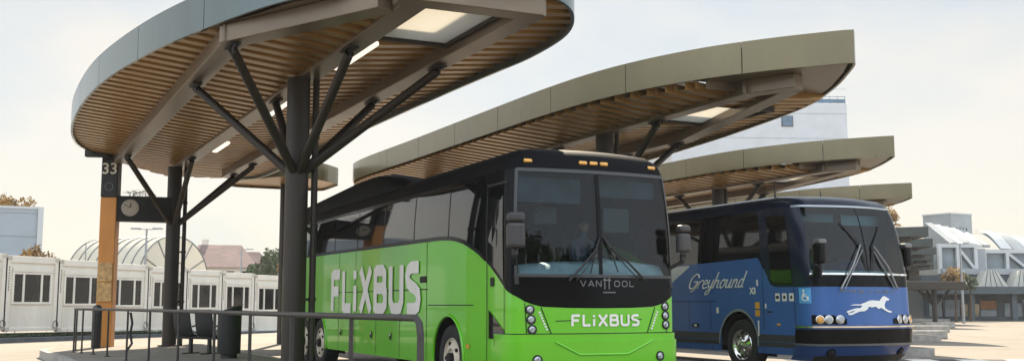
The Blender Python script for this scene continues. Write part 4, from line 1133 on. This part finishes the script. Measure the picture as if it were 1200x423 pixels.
# litter bin with slanted hood
lb = Vector((-(600 - 272) / 1250 * 22.7, 22.7, 0))
bn = Thing('litter_bin', 'tall round dark litter bin with slanted hood, behind the railing', 'litter bin', T3(lb.x, lb.y, PZ, .2), T3(lb.x, lb.y, PZ, .2))
bn.part('drum', MB().lathe([(0, .1), (.235, .1), (.24, .12), (.245, .95), (.235, .95), (.2, .93), (0, .93)], Matrix.Identity(4), 28), M_BLACKSTEEL, smooth=40)
hood = MB(); rows = []
for k in range(29):
    a = 2 * pi * k / 28; x, y = .25 * cos(a), .25 * sin(a); rows.append([(x, y, .955), (x * 1.03, y * 1.03, 1.03 + x * .28), (x * .1, y * .1, 1.06 + x * .1)])
hood.grid(rows); hood.add([(.15, -.2, 1.07), (.36, -.16, 1.16), (.36, .16, 1.16), (.15, .2, 1.07)], [(0, 1, 2, 3)])
bn.part('hood', hood, M_BLACKSTEEL, smooth=40)
bn.part('foot', MB().lathe([(.17, 0), (.17, .1)], Matrix.Identity(4), 20), M_BLACKSTEEL)
# small bin by the pillar
sb_ = at(112.5, 400, 28.0)
b2 = Thing('litter_bin', 'slim round topped black bin standing at the foot of the orange pillar', 'litter bin', T3(sb_.x, sb_.y, PZ), T3(sb_.x, sb_.y, PZ))
b2.part('drum', MB().lathe([(0, .0), (.11, 0), (.12, .05), (.12, .9)], Matrix.Identity(4), 20), M_BLACKSTEEL, smooth=40)
b2.part('lid', MB().lathe([(.13, .9), (.13, 1.0), (.11, 1.07), (.06, 1.11), (0, 1.12)], Matrix.Identity(4), 20), M_MIRROR, smooth=40)
# bench of moulded seats
bb = Vector((-(600 - 229) / 1250 * 24.6, 24.6, 0))
bx = T3(bb.x, bb.y, PZ, -.55)
be = Thing('waiting_bench', 'dark row of moulded seats with armrests on two legs, behind the railing', 'bench', bx, bx)
be.part('beam', MB().box((0, .22, .36), (1.55, .06, .06)), M_BLACKSTEEL)
for x in (-.28, .33): be.part('leg', MB().box((x, .22, .17), (.07, .07, .34)).box((x, .22, .012), (.09, .45, .024)), M_BLACKSTEEL)
for x in (-.36, .36):
    rows = []
    for k in range(9):
        u = k / 8; prof = [(.52, .42), (.40, .40), (.25, .39), (.12, .41), (.04, .48), (.0, .60), (-.03, .75), (-.05, .90), (-.06, 1.0)]
        y, z = prof[k]; rows.append([(x + (j / 6 - .5) * (.56 - .10 * max(0, u - .6)), y + .05 * abs(j / 3 - 1) ** 2 * (1 if k > 3 else 0) , z + .025 * abs(j / 3 - 1) ** 2 * (1 if k < 4 else 0)) for j in range(7)])
    m = MB().grid(rows); sh2 = MB().grid([[(p[0], p[1] - .03, p[2] - .02) for p in r_] for r_ in rows], True); m.add(sh2.v, sh2.f)
    s_ = be.part('seat_shell', m, M_BLACKSTEEL, smooth=50)
    am = MB().tube([(x + .33, .02, .62), (x + .34, .18, .66), (x + .34, .36, .62), (x + .34, .38, .48), (x + .33, .22, .37)], .02, 8)
    be.part('armrest', am, M_BLACKSTEEL, parent=s_, smooth=40)
# cable lock hanging on a railing post
rp = bay(2.54, 22.6); hk = MB()
hk.tube([(rp.x + .05, rp.y, 1.16), (rp.x + .10, rp.y - .02, .95), (rp.x + .06, rp.y, .75), (rp.x + .10, rp.y, .55), (rp.x + .02, rp.y - .03, .42)], .025, 8)
single('cable_lock', hk, M_BLACKSTEEL, 'bent black cable lock hanging from a railing post', 'cable lock', smooth=40)

# ------------------------------------------------------------------ cabins on the left
A, B = Vector((-18.2, 38.5)), Vector((-12.4, 51.5)); dirc = (B - A).normalized(); wid = (B - A).length / 6
rzc = atan2(dirc.y, dirc.x)
CL = ['first white cabin, cut off by the left edge of the photo', 'white cabin standing below the blue grey hall, second from the left end', 'white cabin half hidden by the orange pillar, left side of it',
      'white cabin showing windows just right of the orange pillar', 'white cabin partly behind the rear shelter column, clock above', 'white cabin behind the waiting bench, in front of the glazed vault',
      'white cabin behind the tall litter bin, below the pitched roofs', 'last white cabin of the row, beside the front shelter column']
def cabin(label, M):
    t = Thing('portable_cabin', label, 'cabin', M, M, 'white cabins in a row')
    w, h, d = wid - .07, 2.72, 6.0
    wall = t.part('wall', MB().box((w / 2, d / 2, h / 2), (w - .24, d, h - .16)), M_CABIN)
    ri = MB()
    for k in range(22): ri.box((.16 + (w - .32) * (k + .5) / 22, -.006, .46), (.045, .016, .84))
    t.part('wall_ribs', ri, M_CABIN, parent=wall)
    fr = MB()
    for x in (.07, w - .07): fr.box((x, -.005, h / 2), (.14, .14, h))
    fr.box((w / 2, 0.001, h - .12), (w - .27, .12, .24)); fr.box((w / 2, 0.001, .06), (w - .27, .12, .12))
    t.part('frame', fr, M_CABINPOST if False else M_CABIN, bevel=.01)
    wn_ = MB(); x0, x1, z0, z1 = .30, w - .30, 1.02, 2.10; a_, b_ = x0 + (x1 - x0) * .27, x0 + (x1 - x0) * .75
    for x in (x0, a_, b_, x1): wn_.box((x, -.03, (z0 + z1) / 2), (.075, .06, z1 - z0 + .08))
    for z in (z0, z1): wn_.box(((x0 + x1) / 2, -.031, z), (x1 - x0 - .02, .06, .075))
    wo = t.part('window', wn_, M_CABIN)
    pn = MB().box(((x0 + x1) / 2, -.004, (z0 + z1) / 2), (x1 - x0 - .04, .02, z1 - z0 - .04)); t.part('pane', pn, M_WINDOW, parent=wo)
    t.part('shutter_box', MB().box(((x0 + x1) / 2, -.03, z1 + .13), (x1 - x0 + .1, .09, .16)), M_CABIN)
    ht = MB(); ht.box((-.03, -.05, h / 2), (.05, .02, h * .98)); t.part('joint_strip', ht, M_HOLE)
    mk = MB()
    for k in range(9): mk.box((.07, -.079, h - .42 - k * .1), (.035, .006, .055))
    t.part('stencil_lettering', mk, M_STEEL)
    for x in (.07, w - .07):
        for z in (.08, h - .07): t.part('corner_casting', MB().box((x, -.02, z), (.17, .17, .13)), M_CABINPOST)
    t.part('cable_loop', MB().tube([(w - .05 + .12 * sin(2 * pi * k / 10), -.1, .22 + .14 * cos(2 * pi * k / 10)) for k in range(11)], .012, 5, False), M_STEEL)
    return t
cab0 = None
for i in range(8):
    p = A + dirc * wid * (i - 1); z = .36 - .055 * (i - 1)
    M = T3(p.x, p.y, z, rzc)
    if cab0 is None: cab0 = cabin(CL[i], M)
    else:
        r = copy_tree(cab0.root); r.matrix_world = M; r['label'] = CL[i]
kb = MB(); p0, p1 = A - dirc * wid * 4, A + dirc * wid * 8; nn = Vector((dirc.y, -dirc.x)) * .9
for q, (za, zb) in enumerate((((.24), (.02)),)):
    kb.add([(p0.x + nn.x, p0.y + nn.y, 0), (p1.x + nn.x, p1.y + nn.y, 0), (p1.x - nn.x * 8, p1.y - nn.y * 8, 0), (p0.x - nn.x * 8, p0.y - nn.y * 8, 0),
            (p0.x + nn.x, p0.y + nn.y, .20), (p1.x + nn.x, p1.y + nn.y, .05), (p1.x - nn.x * 8, p1.y - nn.y * 8, .05), (p0.x - nn.x * 8, p0.y - nn.y * 8, .20)],
           [(0, 1, 5, 4), (1, 2, 6, 5), (2, 3, 7, 6), (3, 0, 4, 7), (4, 5, 6, 7)])
single('kerb', kb, mat("dark_kerb", (.12, .13, .14), .85, var=.2), kind='structure')
gr = MB(); rnd = random.Random(5)
for k in range(900):
    u = rnd.random() ** 1.2 * 5.5 - .6; q = A + dirc * wid * u + Vector((dirc.y, -dirc.x)) * rnd.uniform(.12, .5)
    h = rnd.uniform(.03, .16) * (1.6 if rnd.random() < .1 else 1); zz = .19 - .012 * u; a = rnd.random() * 6.28; w_ = .02
    gr.add([(q.x - w_ * cos(a), q.y - w_ * sin(a), zz), (q.x + w_ * cos(a), q.y + w_ * sin(a), zz), (q.x + rnd.uniform(-.06, .06), q.y + rnd.uniform(-.06, .06), zz + h)], [(0, 1, 2)])
single('weeds', gr, M_LEAF_GRN, 'low weeds along the foot of the white cabins', 'weeds', kind='stuff')

# ------------------------------------------------------------------ background, left side
def at_z(px, Y, z): v = at(px, 300, Y); return Vector((v.x, v.y, z))
# blue-grey hall
q = at(48, 245, 62); hx = T3(q.x, q.y, 0, .5)
ha = Thing('hall_building', 'plain blue grey clad hall above the white cabins at the left', 'building', hx, hx)
H = q.z
ha.part('wall', MB().box((-9, 6, H / 2), (18, 12, H)), M_HALL)
sm_ = MB()
for k in range(5): sm_.box((-9, -.01, 1.2 + k * 1.35), (18, .03, .05))
for k in range(5): sm_.box((.01, 6, 1.2 + k * 1.35), (.03, 12, .05))
ha.part('cladding_joints', sm_, M_CONC)
ha.part('corner_post', MB().box((0, 0, H / 2 + .06), (.3, .3, H + .1)), M_LATTICE)
ha.part('parapet', MB().box((-9, 6, H + .05), (18.1, 12.1, .14)), M_LATTICE)
ha.part('wall_lamp', MB().box((-1.45, -.35, H - 3.0), (.7, .5, .14)).bar((-1.45, 0, H - 3.1), (-1.45, -.35, H - 3.05), .08, .08), M_LATTICE, bevel=.03)

# barrel vaulted glazed hall
c = at_z(205, 72, 0); vx = T3(c.x, c.y, 0, radians(150))
vt = Thing('vaulted_hall', 'barrel vaulted glazed hall with curved dark ribs behind the cabins', 'building', vx, vx)
rad_, eav = 3.0, 2.9
glz = MB(); rows = []
for k in range(25):
    a = pi * k / 24; rows.append([(x, rad_ * cos(a), eav + rad_ * sin(a)) for x in frange(0, 7.2, 1.2)])
glz.grid(rows); glaz = vt.part('vault', glz, M_VAULT, smooth=40)
en = MB(); pts = [(0, rad_ * cos(pi * k / 24), eav + rad_ * sin(pi * k / 24)) for k in range(25)]
vt.part('end_wall', MB().add([(0.01, p[1], p[2]) for p in pts], [tuple(range(25))]), M_VAULT); vt.part('end_wall', MB().add([(7.19, p[1], p[2]) for p in pts], [tuple(range(25))]), M_VAULT)
rb = MB()
for x in frange(0, 7.2, .9): rb.tube([(x, (rad_ + .03) * cos(pi * k / 24), eav + (rad_ + .03) * sin(pi * k / 24)) for k in range(25)], .045, 6)
for k in range(1, 6):
    a = pi * k / 6; rb.tube([(-.03, .0 + 1.3 * cos(a), eav + 1.3 * sin(a)), (-.03, rad_ * cos(a), eav + rad_ * sin(a))], .04, 6)
rb.tube([(-.03, 1.3 * cos(pi * k / 16), eav + 1.3 * sin(pi * k / 16)) for k in range(17)], .04, 6)
vt.part('ribs', rb, M_VAULTRIB, parent=glaz)
vt.part('wall', MB().box((3.6, 0, eav / 2), (7.2, 2 * rad_ - .1, eav)), M_CABIN)

def house(label, M, w, d, he, hr, win=True):
    t = Thing('pitched_roof_house', label, 'house', M, M)
    t.part('wall', MB().box((0, 0, he / 2), (w, d, he)), M_HOUSEWALL)
    rf = MB().add([(-w / 2 - .4, -d / 2 - .4, he), (w / 2 + .4, -d / 2 - .4, he), (w / 2 + .4, d / 2 + .4, he), (-w / 2 - .4, d / 2 + .4, he), (-w / 2 + .6, 0, hr), (w / 2 - 1.4, 0, hr)], [(0, 1, 5, 4), (2, 3, 4, 5), (1, 2, 5), (3, 0, 4), (3, 2, 1, 0)])
    r = t.part('roof', rf, M_ROOFTILE)
    t.part('chimney', MB().box((-w * .3, .4, hr + .1), (.7, .7, 1.0)), M_HOUSEWALL, parent=r)
    for k in range(4): t.part('window', MB().box((-w * .36 + w * .24 * k, -d / 2 - .02, he - .9), (.8, .06, 1.0)), M_WINDOW)
    return t
c = at_z(262, 118, 0); house('larger pale house with a hipped brown roof beyond the cabins', T3(c.x, c.y, 0, .25), 6.6, 7, 5.3, at(262, 287, 118).z)
c = at_z(292, 128, 0); house('smaller house with a brown roof beside the larger hipped roof', T3(c.x, c.y, 0, .35), 5.2, 6, 4.8, at(292, 295, 128).z)

def street_lamp(label, px, Y, py_top, arms, half):
    p = at(px, py_top, Y); M = T3(p.x, p.y, 0)
    t = Thing('street_lamp', label, 'street lamp', M, M)
    t.part('pole', MB().tube([(0, 0, 0), (0, 0, p.z)], [.11, .06], 8), M_BLADE, smooth=40)
    ar = MB()
    for s_ in arms: ar.bar((0, 0, p.z - .05), (s_ * half, 0, p.z), .05, .05)
    t.part('arm', ar, M_BLADE)
    for s_ in arms: t.part('lamp_head', MB().box((s_ * half * .8, 0, p.z + .02), (half * .7, .22, .1)), M_BLADE, bevel=.02)
street_lamp('twin arm street lamp rising behind the clock box', 172, 66, 268, (-1, 1), .85)
street_lamp('single arm street lamp in front of the pitched brown roofs', 283, 90, 292, (1,), .9)
street_lamp('twin headed lamp post before the white lattice station front', 1125, 76, 285, (-1, 1), .55)
p = at(101, 284, 64); single('radio_mast', MB().tube([(p.x, p.y, 0), (p.x, p.y, p.z)], [.08, .03], 6), M_BLADE, 'thin bare mast rising between the hall and the orange pillar', 'mast')

# ------------------------------------------------------------------ trees
def tree(label, cat_, x, y, h, cr, z0, leafm, n, size, seed, group=None, squash=1.0):
    rnd = random.Random(seed); M = T3(x, y, 0)
    t = Thing('deciduous_tree' if cat_ == 'tree' else 'shrub', label, cat_, M, M, group)
    tr = MB(); tr.tube([(0, 0, 0), (.05, 0, z0 * .6), (.1, .05, z0), (.0, 0, h * .8)], [.05 + h * .022, .04 + h * .018, .03 + h * .013, .03], 8)
    cl = []
    for k in range(12):
        a = rnd.random() * 6.28; r_ = cr * sqrt(rnd.random()) * .75; z = z0 + (h - z0) * rnd.uniform(.1, .9)
        sc_ = 1 - abs((z - z0) / (h - z0) - .45) * .9
        c_ = Vector((r_ * cos(a) * sc_, r_ * sin(a) * sc_, z)); cl.append((c_, cr * rnd.uniform(.28, .5)))
        tr.tube([(0, 0, z0 + (z - z0) * .3), c_ * .6 + Vector((0, 0, z * .35)), c_], [.05 + h * .006, .03 + h * .003, .015], 5)
    t.part('trunk', tr, M_BARK, smooth=40)
    lv = MB()
    for k in range(n):
        c_, r_ = rnd.choice(cl); v = Vector((rnd.gauss(0, 1), rnd.gauss(0, 1), rnd.gauss(0, 1) * squash)).normalized() * r_ * rnd.random() ** .4
        p = c_ + v; u = Vector((rnd.gauss(0, 1), rnd.gauss(0, 1), rnd.gauss(0, 1))).normalized(); w = u.orthogonal().normalized(); s_ = size * rnd.uniform(.6, 1.4)
        lv.add([p - u * s_, p + w * s_ * .5, p + u * s_, p - w * s_ * .5], [(0, 1, 2, 3)])
    t.part('crown', lv, leafm, fix=False)
p = at(4, 216, 74); tree('autumn tree with golden leaves behind the blue grey hall', 'tree', p.x - 1.3, 78, p.z - .1, 2.0, 4.5, M_LEAF_AUT, 2600, .13, 11)
p = at(62, 285, 60); tree('small sparse golden tree just right of the blue grey hall', 'tree', p.x, 58, p.z - .1, 1.1, 2.9, M_LEAF_AUT, 700, .10, 12)
p = at(320, 300, 105); tree('dull green tree beside the pitched roofs, left of the front column', 'tree', p.x - .3, 105, p.z + .2, 2.6, 2.2, M_LEAF_GRN, 2600, .2, 13)
p = at(334, 297, 100); tree('yellowing tree tucked behind the front shelter column', 'tree', p.x + .6, 100, p.z, 1.6, 2.2, M_LEAF_AUT, 1200, .16, 14)
p = at(1046, 236, 96); tree('tall golden tree rising behind the nose of the third shelter roof', 'tree', p.x - 1.2, 96, p.z + .4, 2.2, 4.0, M_LEAF_AUT, 2200, .2, 15)
p = at(1118, 318, 84); tree('bushy yellow green tree in front of the station gables', 'tree', p.x, 84, p.z + .25, 1.15, 2.7, M_LEAF_AUT, 900, .11, 16, squash=.6)
p = at(1135, 320, 84.5); tree('low green tree beside the yellow one at the station gables', 'tree', p.x, 84.5, p.z - .05, .8, 2.5, M_LEAF_GRN, 700, .10, 17, squash=.6)

# ------------------------------------------------------------------ white office block behind the shelters
c = at(992, 122, 130); tx = T3(c.x, c.y, 0, radians(4))
tw = Thing('office_block', 'tall white office block rising behind the shelter roofs', 'building', tx, tx)
Ht = c.z
tw.part('wall', MB().box((-11, 18, Ht / 2), (22, 36, Ht)), M_TOWER)
def cl_(): 
    m = MB()
    for k in range(9): m.box((-11, -.012, 3 + k * 3.1), (22, .03, .04))
    return m
tw.part('cladding_joints', cl_(), M_CONC)
tw.part('upper_storey', MB().add([(-17, 3, Ht), (-1.8, 3, Ht), (-3.8, 14, Ht), (-17, 14, Ht), (-17, 4, Ht + 3.6), (-3.0, 4, Ht + 3.6), (-4.4, 12, Ht + 3.6), (-17, 12, Ht + 3.6)], [(0, 1, 5, 4), (1, 2, 6, 5), (2, 3, 7, 6), (3, 0, 4, 7), (4, 5, 6, 7)]), M_TOWER)
rg = MB().box((-3.5, .1, Ht + .9), (6.8, .05, .06))
for k in range(8): rg.box((-6.8 + k * .95, .1, Ht + .5), (.05, .05, 1.0))
rg.box((-3.5, .1, Ht + .35), (6.8, .03, .5)); tw.part('roof_railing', rg, M_TOWERGLASS)
q = at(921, 143, 130) - c; wf = tw.part('window', MB().box((q.x, -.03, Ht + q.z), (1.45, .1, 1.35)), M_STATDARK)
tw.part('pane', MB().box((q.x, -.075, Ht + q.z), (1.2, .05, 1.1)), M_TOWERGLASS, parent=wf)
for r_ in range(5):
    for k in range(9):
        wf = tw.part('window', MB().box((.02, 2.6 + k * 3.6, Ht - 2.0 - r_ * 3.3), (.1, 1.5, 1.7)), M_STATDARK)
        tw.part('pane', MB().box((.06, 2.6 + k * 3.6, Ht - 2.0 - r_ * 3.3), (.06, 1.2, 1.4)), M_TOWERGLASS, parent=wf)

# ------------------------------------------------------------------ station building on the right
SY = 90.0
s0 = at_z(1082, SY, 0)
sx = T3(s0.x, SY, 0, 0)
stn = Thing('station_building', 'white lattice station building with glass gables and shop fronts', 'station', sx, sx)
def L3(px, py, d): v = at(px, py, SY + d); return Vector((v.x - s0.x, d, v.z))
def L2(px, py): v = at(px, py, SY); return Vector((v.x - s0.x, 0, v.z))
WID = 26.0
stn.part('wall', MB().box((WID / 2, 6.2, 1.9), (WID, 11, 3.8)), M_STATDARK)
zc = L2(1100, 341).z; zg = L2(1100, 348).z
hdr = stn.part('canopy', MB().box((WID / 2, -.7, zc), (WID, 3.4, .36)).box((WID / 2, -2.42, zc + .05), (WID, .06, .6)), M_STATDARK)
for px, py0, py1, m_ in ((1118, 351, 373, M_SHOPC), (1140, 356, 373, M_SHOP), (1162, 352, 362, M_SHOPB), (1162, 363, 374, M_SHOPC), (1192, 355, 373, M_SHOPC), (1100, 352, 374, M_LATGLASS)):
    a_ = L2(px, py0); b_ = L2(px, py1); wd = {1118: 1.6, 1140: 1.75, 1162: 1.35, 1192: 1.6, 1100: 1.2}[px]
    sf = stn.part('shop_front', MB().box((a_.x, .62, (a_.z + b_.z) / 2), (wd, .08, a_.z - b_.z)), m_)
for k in range(8):
    a_ = L2(1212, 355); stn.part('shop_front', MB().box((a_.x + k * 1.9, .62, 1.0), (1.5, .08, 1.5)), (M_SHOPC, M_SHOP, M_LATGLASS)[k % 3])
mu = MB()
for k in range(18): mu.box((.3 + k * 1.5, .55, 1.2), (.09, .09, 2.4))
mu.box((WID / 2, .55, .18), (WID, .1, .36)); mu.box((WID / 2, .55, zg), (WID, .1, .16)); stn.part('shop_frames', mu, M_STATDARK)
for px in (1128, 1177):
    a_ = L2(px, 360); stn.part('pillar', MB().box((a_.x, -1.7, zc / 2), (.42, .42, zc)), M_STATDARK)
for k in range(3): stn.part('pillar', MB().box((L2(1177, 360).x + 3.5 * (k + 1), -1.7, zc / 2), (.42, .42, zc)), M_STATDARK)
# zig-zag glazed gables above the shop fronts
ga = MB(); gm = MB(); zb, zt = zc + .30, L2(1150, 317).z
for k in range(-1, 8):
    xc = L2(1159, 330).x + k * 2.75
    if xc < .8 : continue
    P = [(xc - 1.25, -.9, zb), (xc + 1.25, -.9, zb), (xc + .45, -.5, zt), (xc - .45, -.5, zt)]
    ga.add(P + [(p[0], p[1] + 2.4, p[2]) for p in P], [(0, 1, 2, 3), (7, 6, 5, 4), (1, 5, 6, 2), (0, 3, 7, 4), (3, 2, 6, 7)])
    for u in (-.6, -.2, .2, .6): gm.bar((xc + u * 1.25 * 1.0, -.93, zb), (xc + u * .45 * 1.1, -.53, zt), .04, .04)
gb_ = stn.part('glazed_gable', ga, M_GABLE); stn.part('glazing_bars', gm, M_STATDARK, parent=gb_)
# upper floor: lattice truss boxes, stepping right
def truss(x0, x1, z0, z1, y):
    bx_ = stn.part('upper_wall', MB().box(((x0 + x1) / 2, y + .85, (z0 + z1) / 2), (x1 - x0 - .1, 1.2, z1 - z0)).box(((x0 + x1) / 2 + 1.4, y + 3.5, (z0 + z1) / 2), (max(.6, x1 - x0 - 3), 4.0, z1 - z0 - .05)), M_LATGLASS)
    t = MB()
    for z in (z0, z1): t.box(((x0 + x1) / 2, y, z), (x1 - x0 + .34, .34, .32))
    n = max(2, int(round((x1 - x0) / 1.75)))
    xs = [x0 + (x1 - x0) * k / n for k in range(n + 1)]
    for x in xs: t.box((x, y - .004, (z0 + z1) / 2), (.28, .33, z1 - z0 - .3))
    for k, (a_, b_) in enumerate(zip(xs[:-1], xs[1:])):
        if k > 0: 
            if k % 2: t.bar((a_, y - .01, z1 - .1), (b_, y - .01, z0 + .1), .24, .22)
            else: t.bar((a_, y - .012, z0 + .1), (b_, y - .012, z1 - .1), .24, .22)
    stn.part('lattice_truss', t, M_LATTICE, parent=bx_)
a_, b_ = L2(1106, 287), L2(1150, 318); truss(a_.x, b_.x, b_.z, a_.z, 1.0)
a_, b_ = L2(1165, 293), L2(1206, 318); truss(a_.x, b_.x + 3, b_.z, a_.z, 2.0); truss(b_.x + 4.2, WID, b_.z, a_.z, 2.0)
stn.part('upper_link', MB().box((L2(1157, 300).x, 4.5, (L2(1157, 290).z + L2(1157, 318).z) / 2), (1.0, 6, L2(1157, 290).z - L2(1157, 318).z)), M_CONC)
stn.part('floor_band', MB().box((WID / 2 + .9, 3.2, L2(1157, 318).z + .02), (WID - 1.8, 5.2, .5)), M_CONC)
# concrete tower box and sloping roof planes
M_ = Matrix.Rotation(.55, 3, 'Z')
tq = L3(1113, 252, 64)
tow = stn.part('tower', MB().box((tq.x, 65, tq.z / 2), (4.7, 4.7, tq.z), M_), M_CONC)
stn.part('tower_coping', MB().box((tq.x, 65, tq.z + .08), (4.9, 4.9, .2), M_), M_LATTICE, parent=tow)
vn = MB()
for k in range(4): vn.box(Vector((tq.x, 65, tq.z - 2.2)) + M_ @ Vector((-1.2 + k * .75, -2.38, 0)), (.2, .08, .6), M_)
stn.part('tower_vent_pattern', vn, M_STATDARK, parent=tow)
rh = L3(1150, 288, 54)
stn.part('rear_hall', MB().box((rh.x, 58.5, rh.z / 2 - .3), (11.5, 8.0, rh.z - .6)), M_CONC)
for k in range(5):
    a0, a1, b1, b0 = L3(1084 + 9.2 * k, 261 + 2.0 * k, 60), L3(1092 + 9.2 * k, 261 + 2.0 * k, 60), L3(1124 + 9.2 * k, 287, 53), L3(1116 + 9.2 * k, 287, 53)
    dz = Vector((0, .05, -.4)); off = Vector((0, .02 * k, .01 * k))
    a0, a1, b0, b1 = (q + off for q in (a0, a1, b0, b1))
    stn.part('sloping_roof', MB().add([a0, a1, b1, b0, a0 + dz, a1 + dz, b1 + dz, b0 + dz], [(0, 1, 2, 3), (7, 6, 5, 4), (1, 5, 6, 2), (0, 3, 7, 4), (0, 4, 5, 1), (3, 2, 6, 7)]), M_LATTICE if k % 2 else M_CONC)
# ribbed roof hoods stepping away on the right
for k in range(6):
    rows = []
    for j in range(9):
        u = j / 8; px0 = 1139 + 15 * k; py0 = 270 + 3.2 * k
        top_ = L3(px0, py0, 6.5); bot = L3(px0 + 34, 291 + 1.0 * k, 2.2)
        p_ = top_ + (bot - top_) * u; p_.z += .55 * sin(pi * u) ; rows.append([p_, p_ + Vector((1.02, .0, -.05))])
    m = MB().grid(rows); low = MB().grid([[q + Vector((0, 0, -.25)) for q in r_] for r_ in rows], True); m.add(low.v, low.f)
    stn.part('roof_hood', m, M_CONC if k % 2 else M_LATTICE, smooth=40)
# low dark shelter with a forked post in front of the station
c = at(1096, 381, 70); lx = T3(c.x, c.y, 0, .1)
ls = Thing('low_shelter', 'low dark flat shelter on a forked post before the station shops', 'shelter', lx, lx)
zt_ = at(1096, 337, 70).z
ls.part('roof', MB().box((-.6, 1.0, zt_ + .12), (4.6, 4.0, .55)), M_STEEL, bevel=.05)
ls.part('post', MB().tube([(0, 0, 0), (0, 0, zt_)], .16, 12), M_STEEL, smooth=40)
for d in ((-1.1, 0), (1.1, 0), (0, 1.0)): ls.part('strut', MB().tube([(0, 0, zt_ - 1.2), (d[0], d[1], zt_ - .12)], .07, 8), M_STEEL)
# low wall and kerb stones beside the platform ends
for k, (px, py, Y, lab) in enumerate(((1082, 397, 42, 'pale concrete block lying beside the blue coach, nearest of three'), (1090, 389.5, 52, 'middle concrete block of three beside the stacked shelters'), (1100, 384.5, 62, 'farthest small concrete block of three before the station'))):
    p = at(px, py, Y); single('concrete_block', MB().box((p.x, p.y, .16), (1.7, .6, .32)), M_KERB, lab, 'concrete block', 'concrete blocks beside the shelters', bevel=.04)

# ------------------------------------------------------------------ thin air between here and the far buildings
hz = MB().box((0, 100, 24), (420, 250, 50))
hm = bpy.data.materials.new("haze_air"); hm.use_nodes = True
hn_, hl_ = hm.node_tree.nodes, hm.node_tree.links
hn_.remove(hn_["Principled BSDF"])
pv = hn_.new("ShaderNodeVolumePrincipled"); pv.inputs['Color'].default_value = (.93, .95, .97, 1); pv.inputs['Density'].default_value = .0004; pv.inputs['Anisotropy'].default_value = .0
hl_.new(pv.outputs[0], hn_["Material Output"].inputs['Volume'])
ho = single('haze', hz, hm, 'thin pale air fading the far buildings', 'haze', kind='stuff')

# ------------------------------------------------------------------ dark trees added out of view to deepen reflections in the coach fronts
rnd = random.Random(21); wd = MB()
for k in range(26):
    x = -62 + 5 * k + rnd.uniform(-1.5, 1.5); y = -34 + rnd.uniform(-4, 3); h = rnd.uniform(11, 16)
    wd.tube([(x, y, 0), (x + .2, y, h * .45), (x, y, h * .8)], [.3, .2, .08], 6)
    for j in range(420):
        v = Vector((rnd.gauss(0, 1), rnd.gauss(0, 1), rnd.gauss(0, 1))).normalized() * rnd.random() ** .35
        p = Vector((x + v.x * 3.4, y + v.y * 3.0, h * .53 + v.z * h * .48)); u = Vector((rnd.gauss(0, 1), rnd.gauss(0, 1), rnd.gauss(0, 1))).normalized(); w = u.orthogonal().normalized(); q = rnd.uniform(.35, .75)
        wd.add([p - u * q, p + w * q * .6, p + u * q, p - w * q * .6], [(0, 1, 2, 3)])
single('added_treeline', wd, M_LEAF_GRN, 'unseen line of dark trees added behind the viewer to darken reflections', 'added_treeline', kind='stuff')
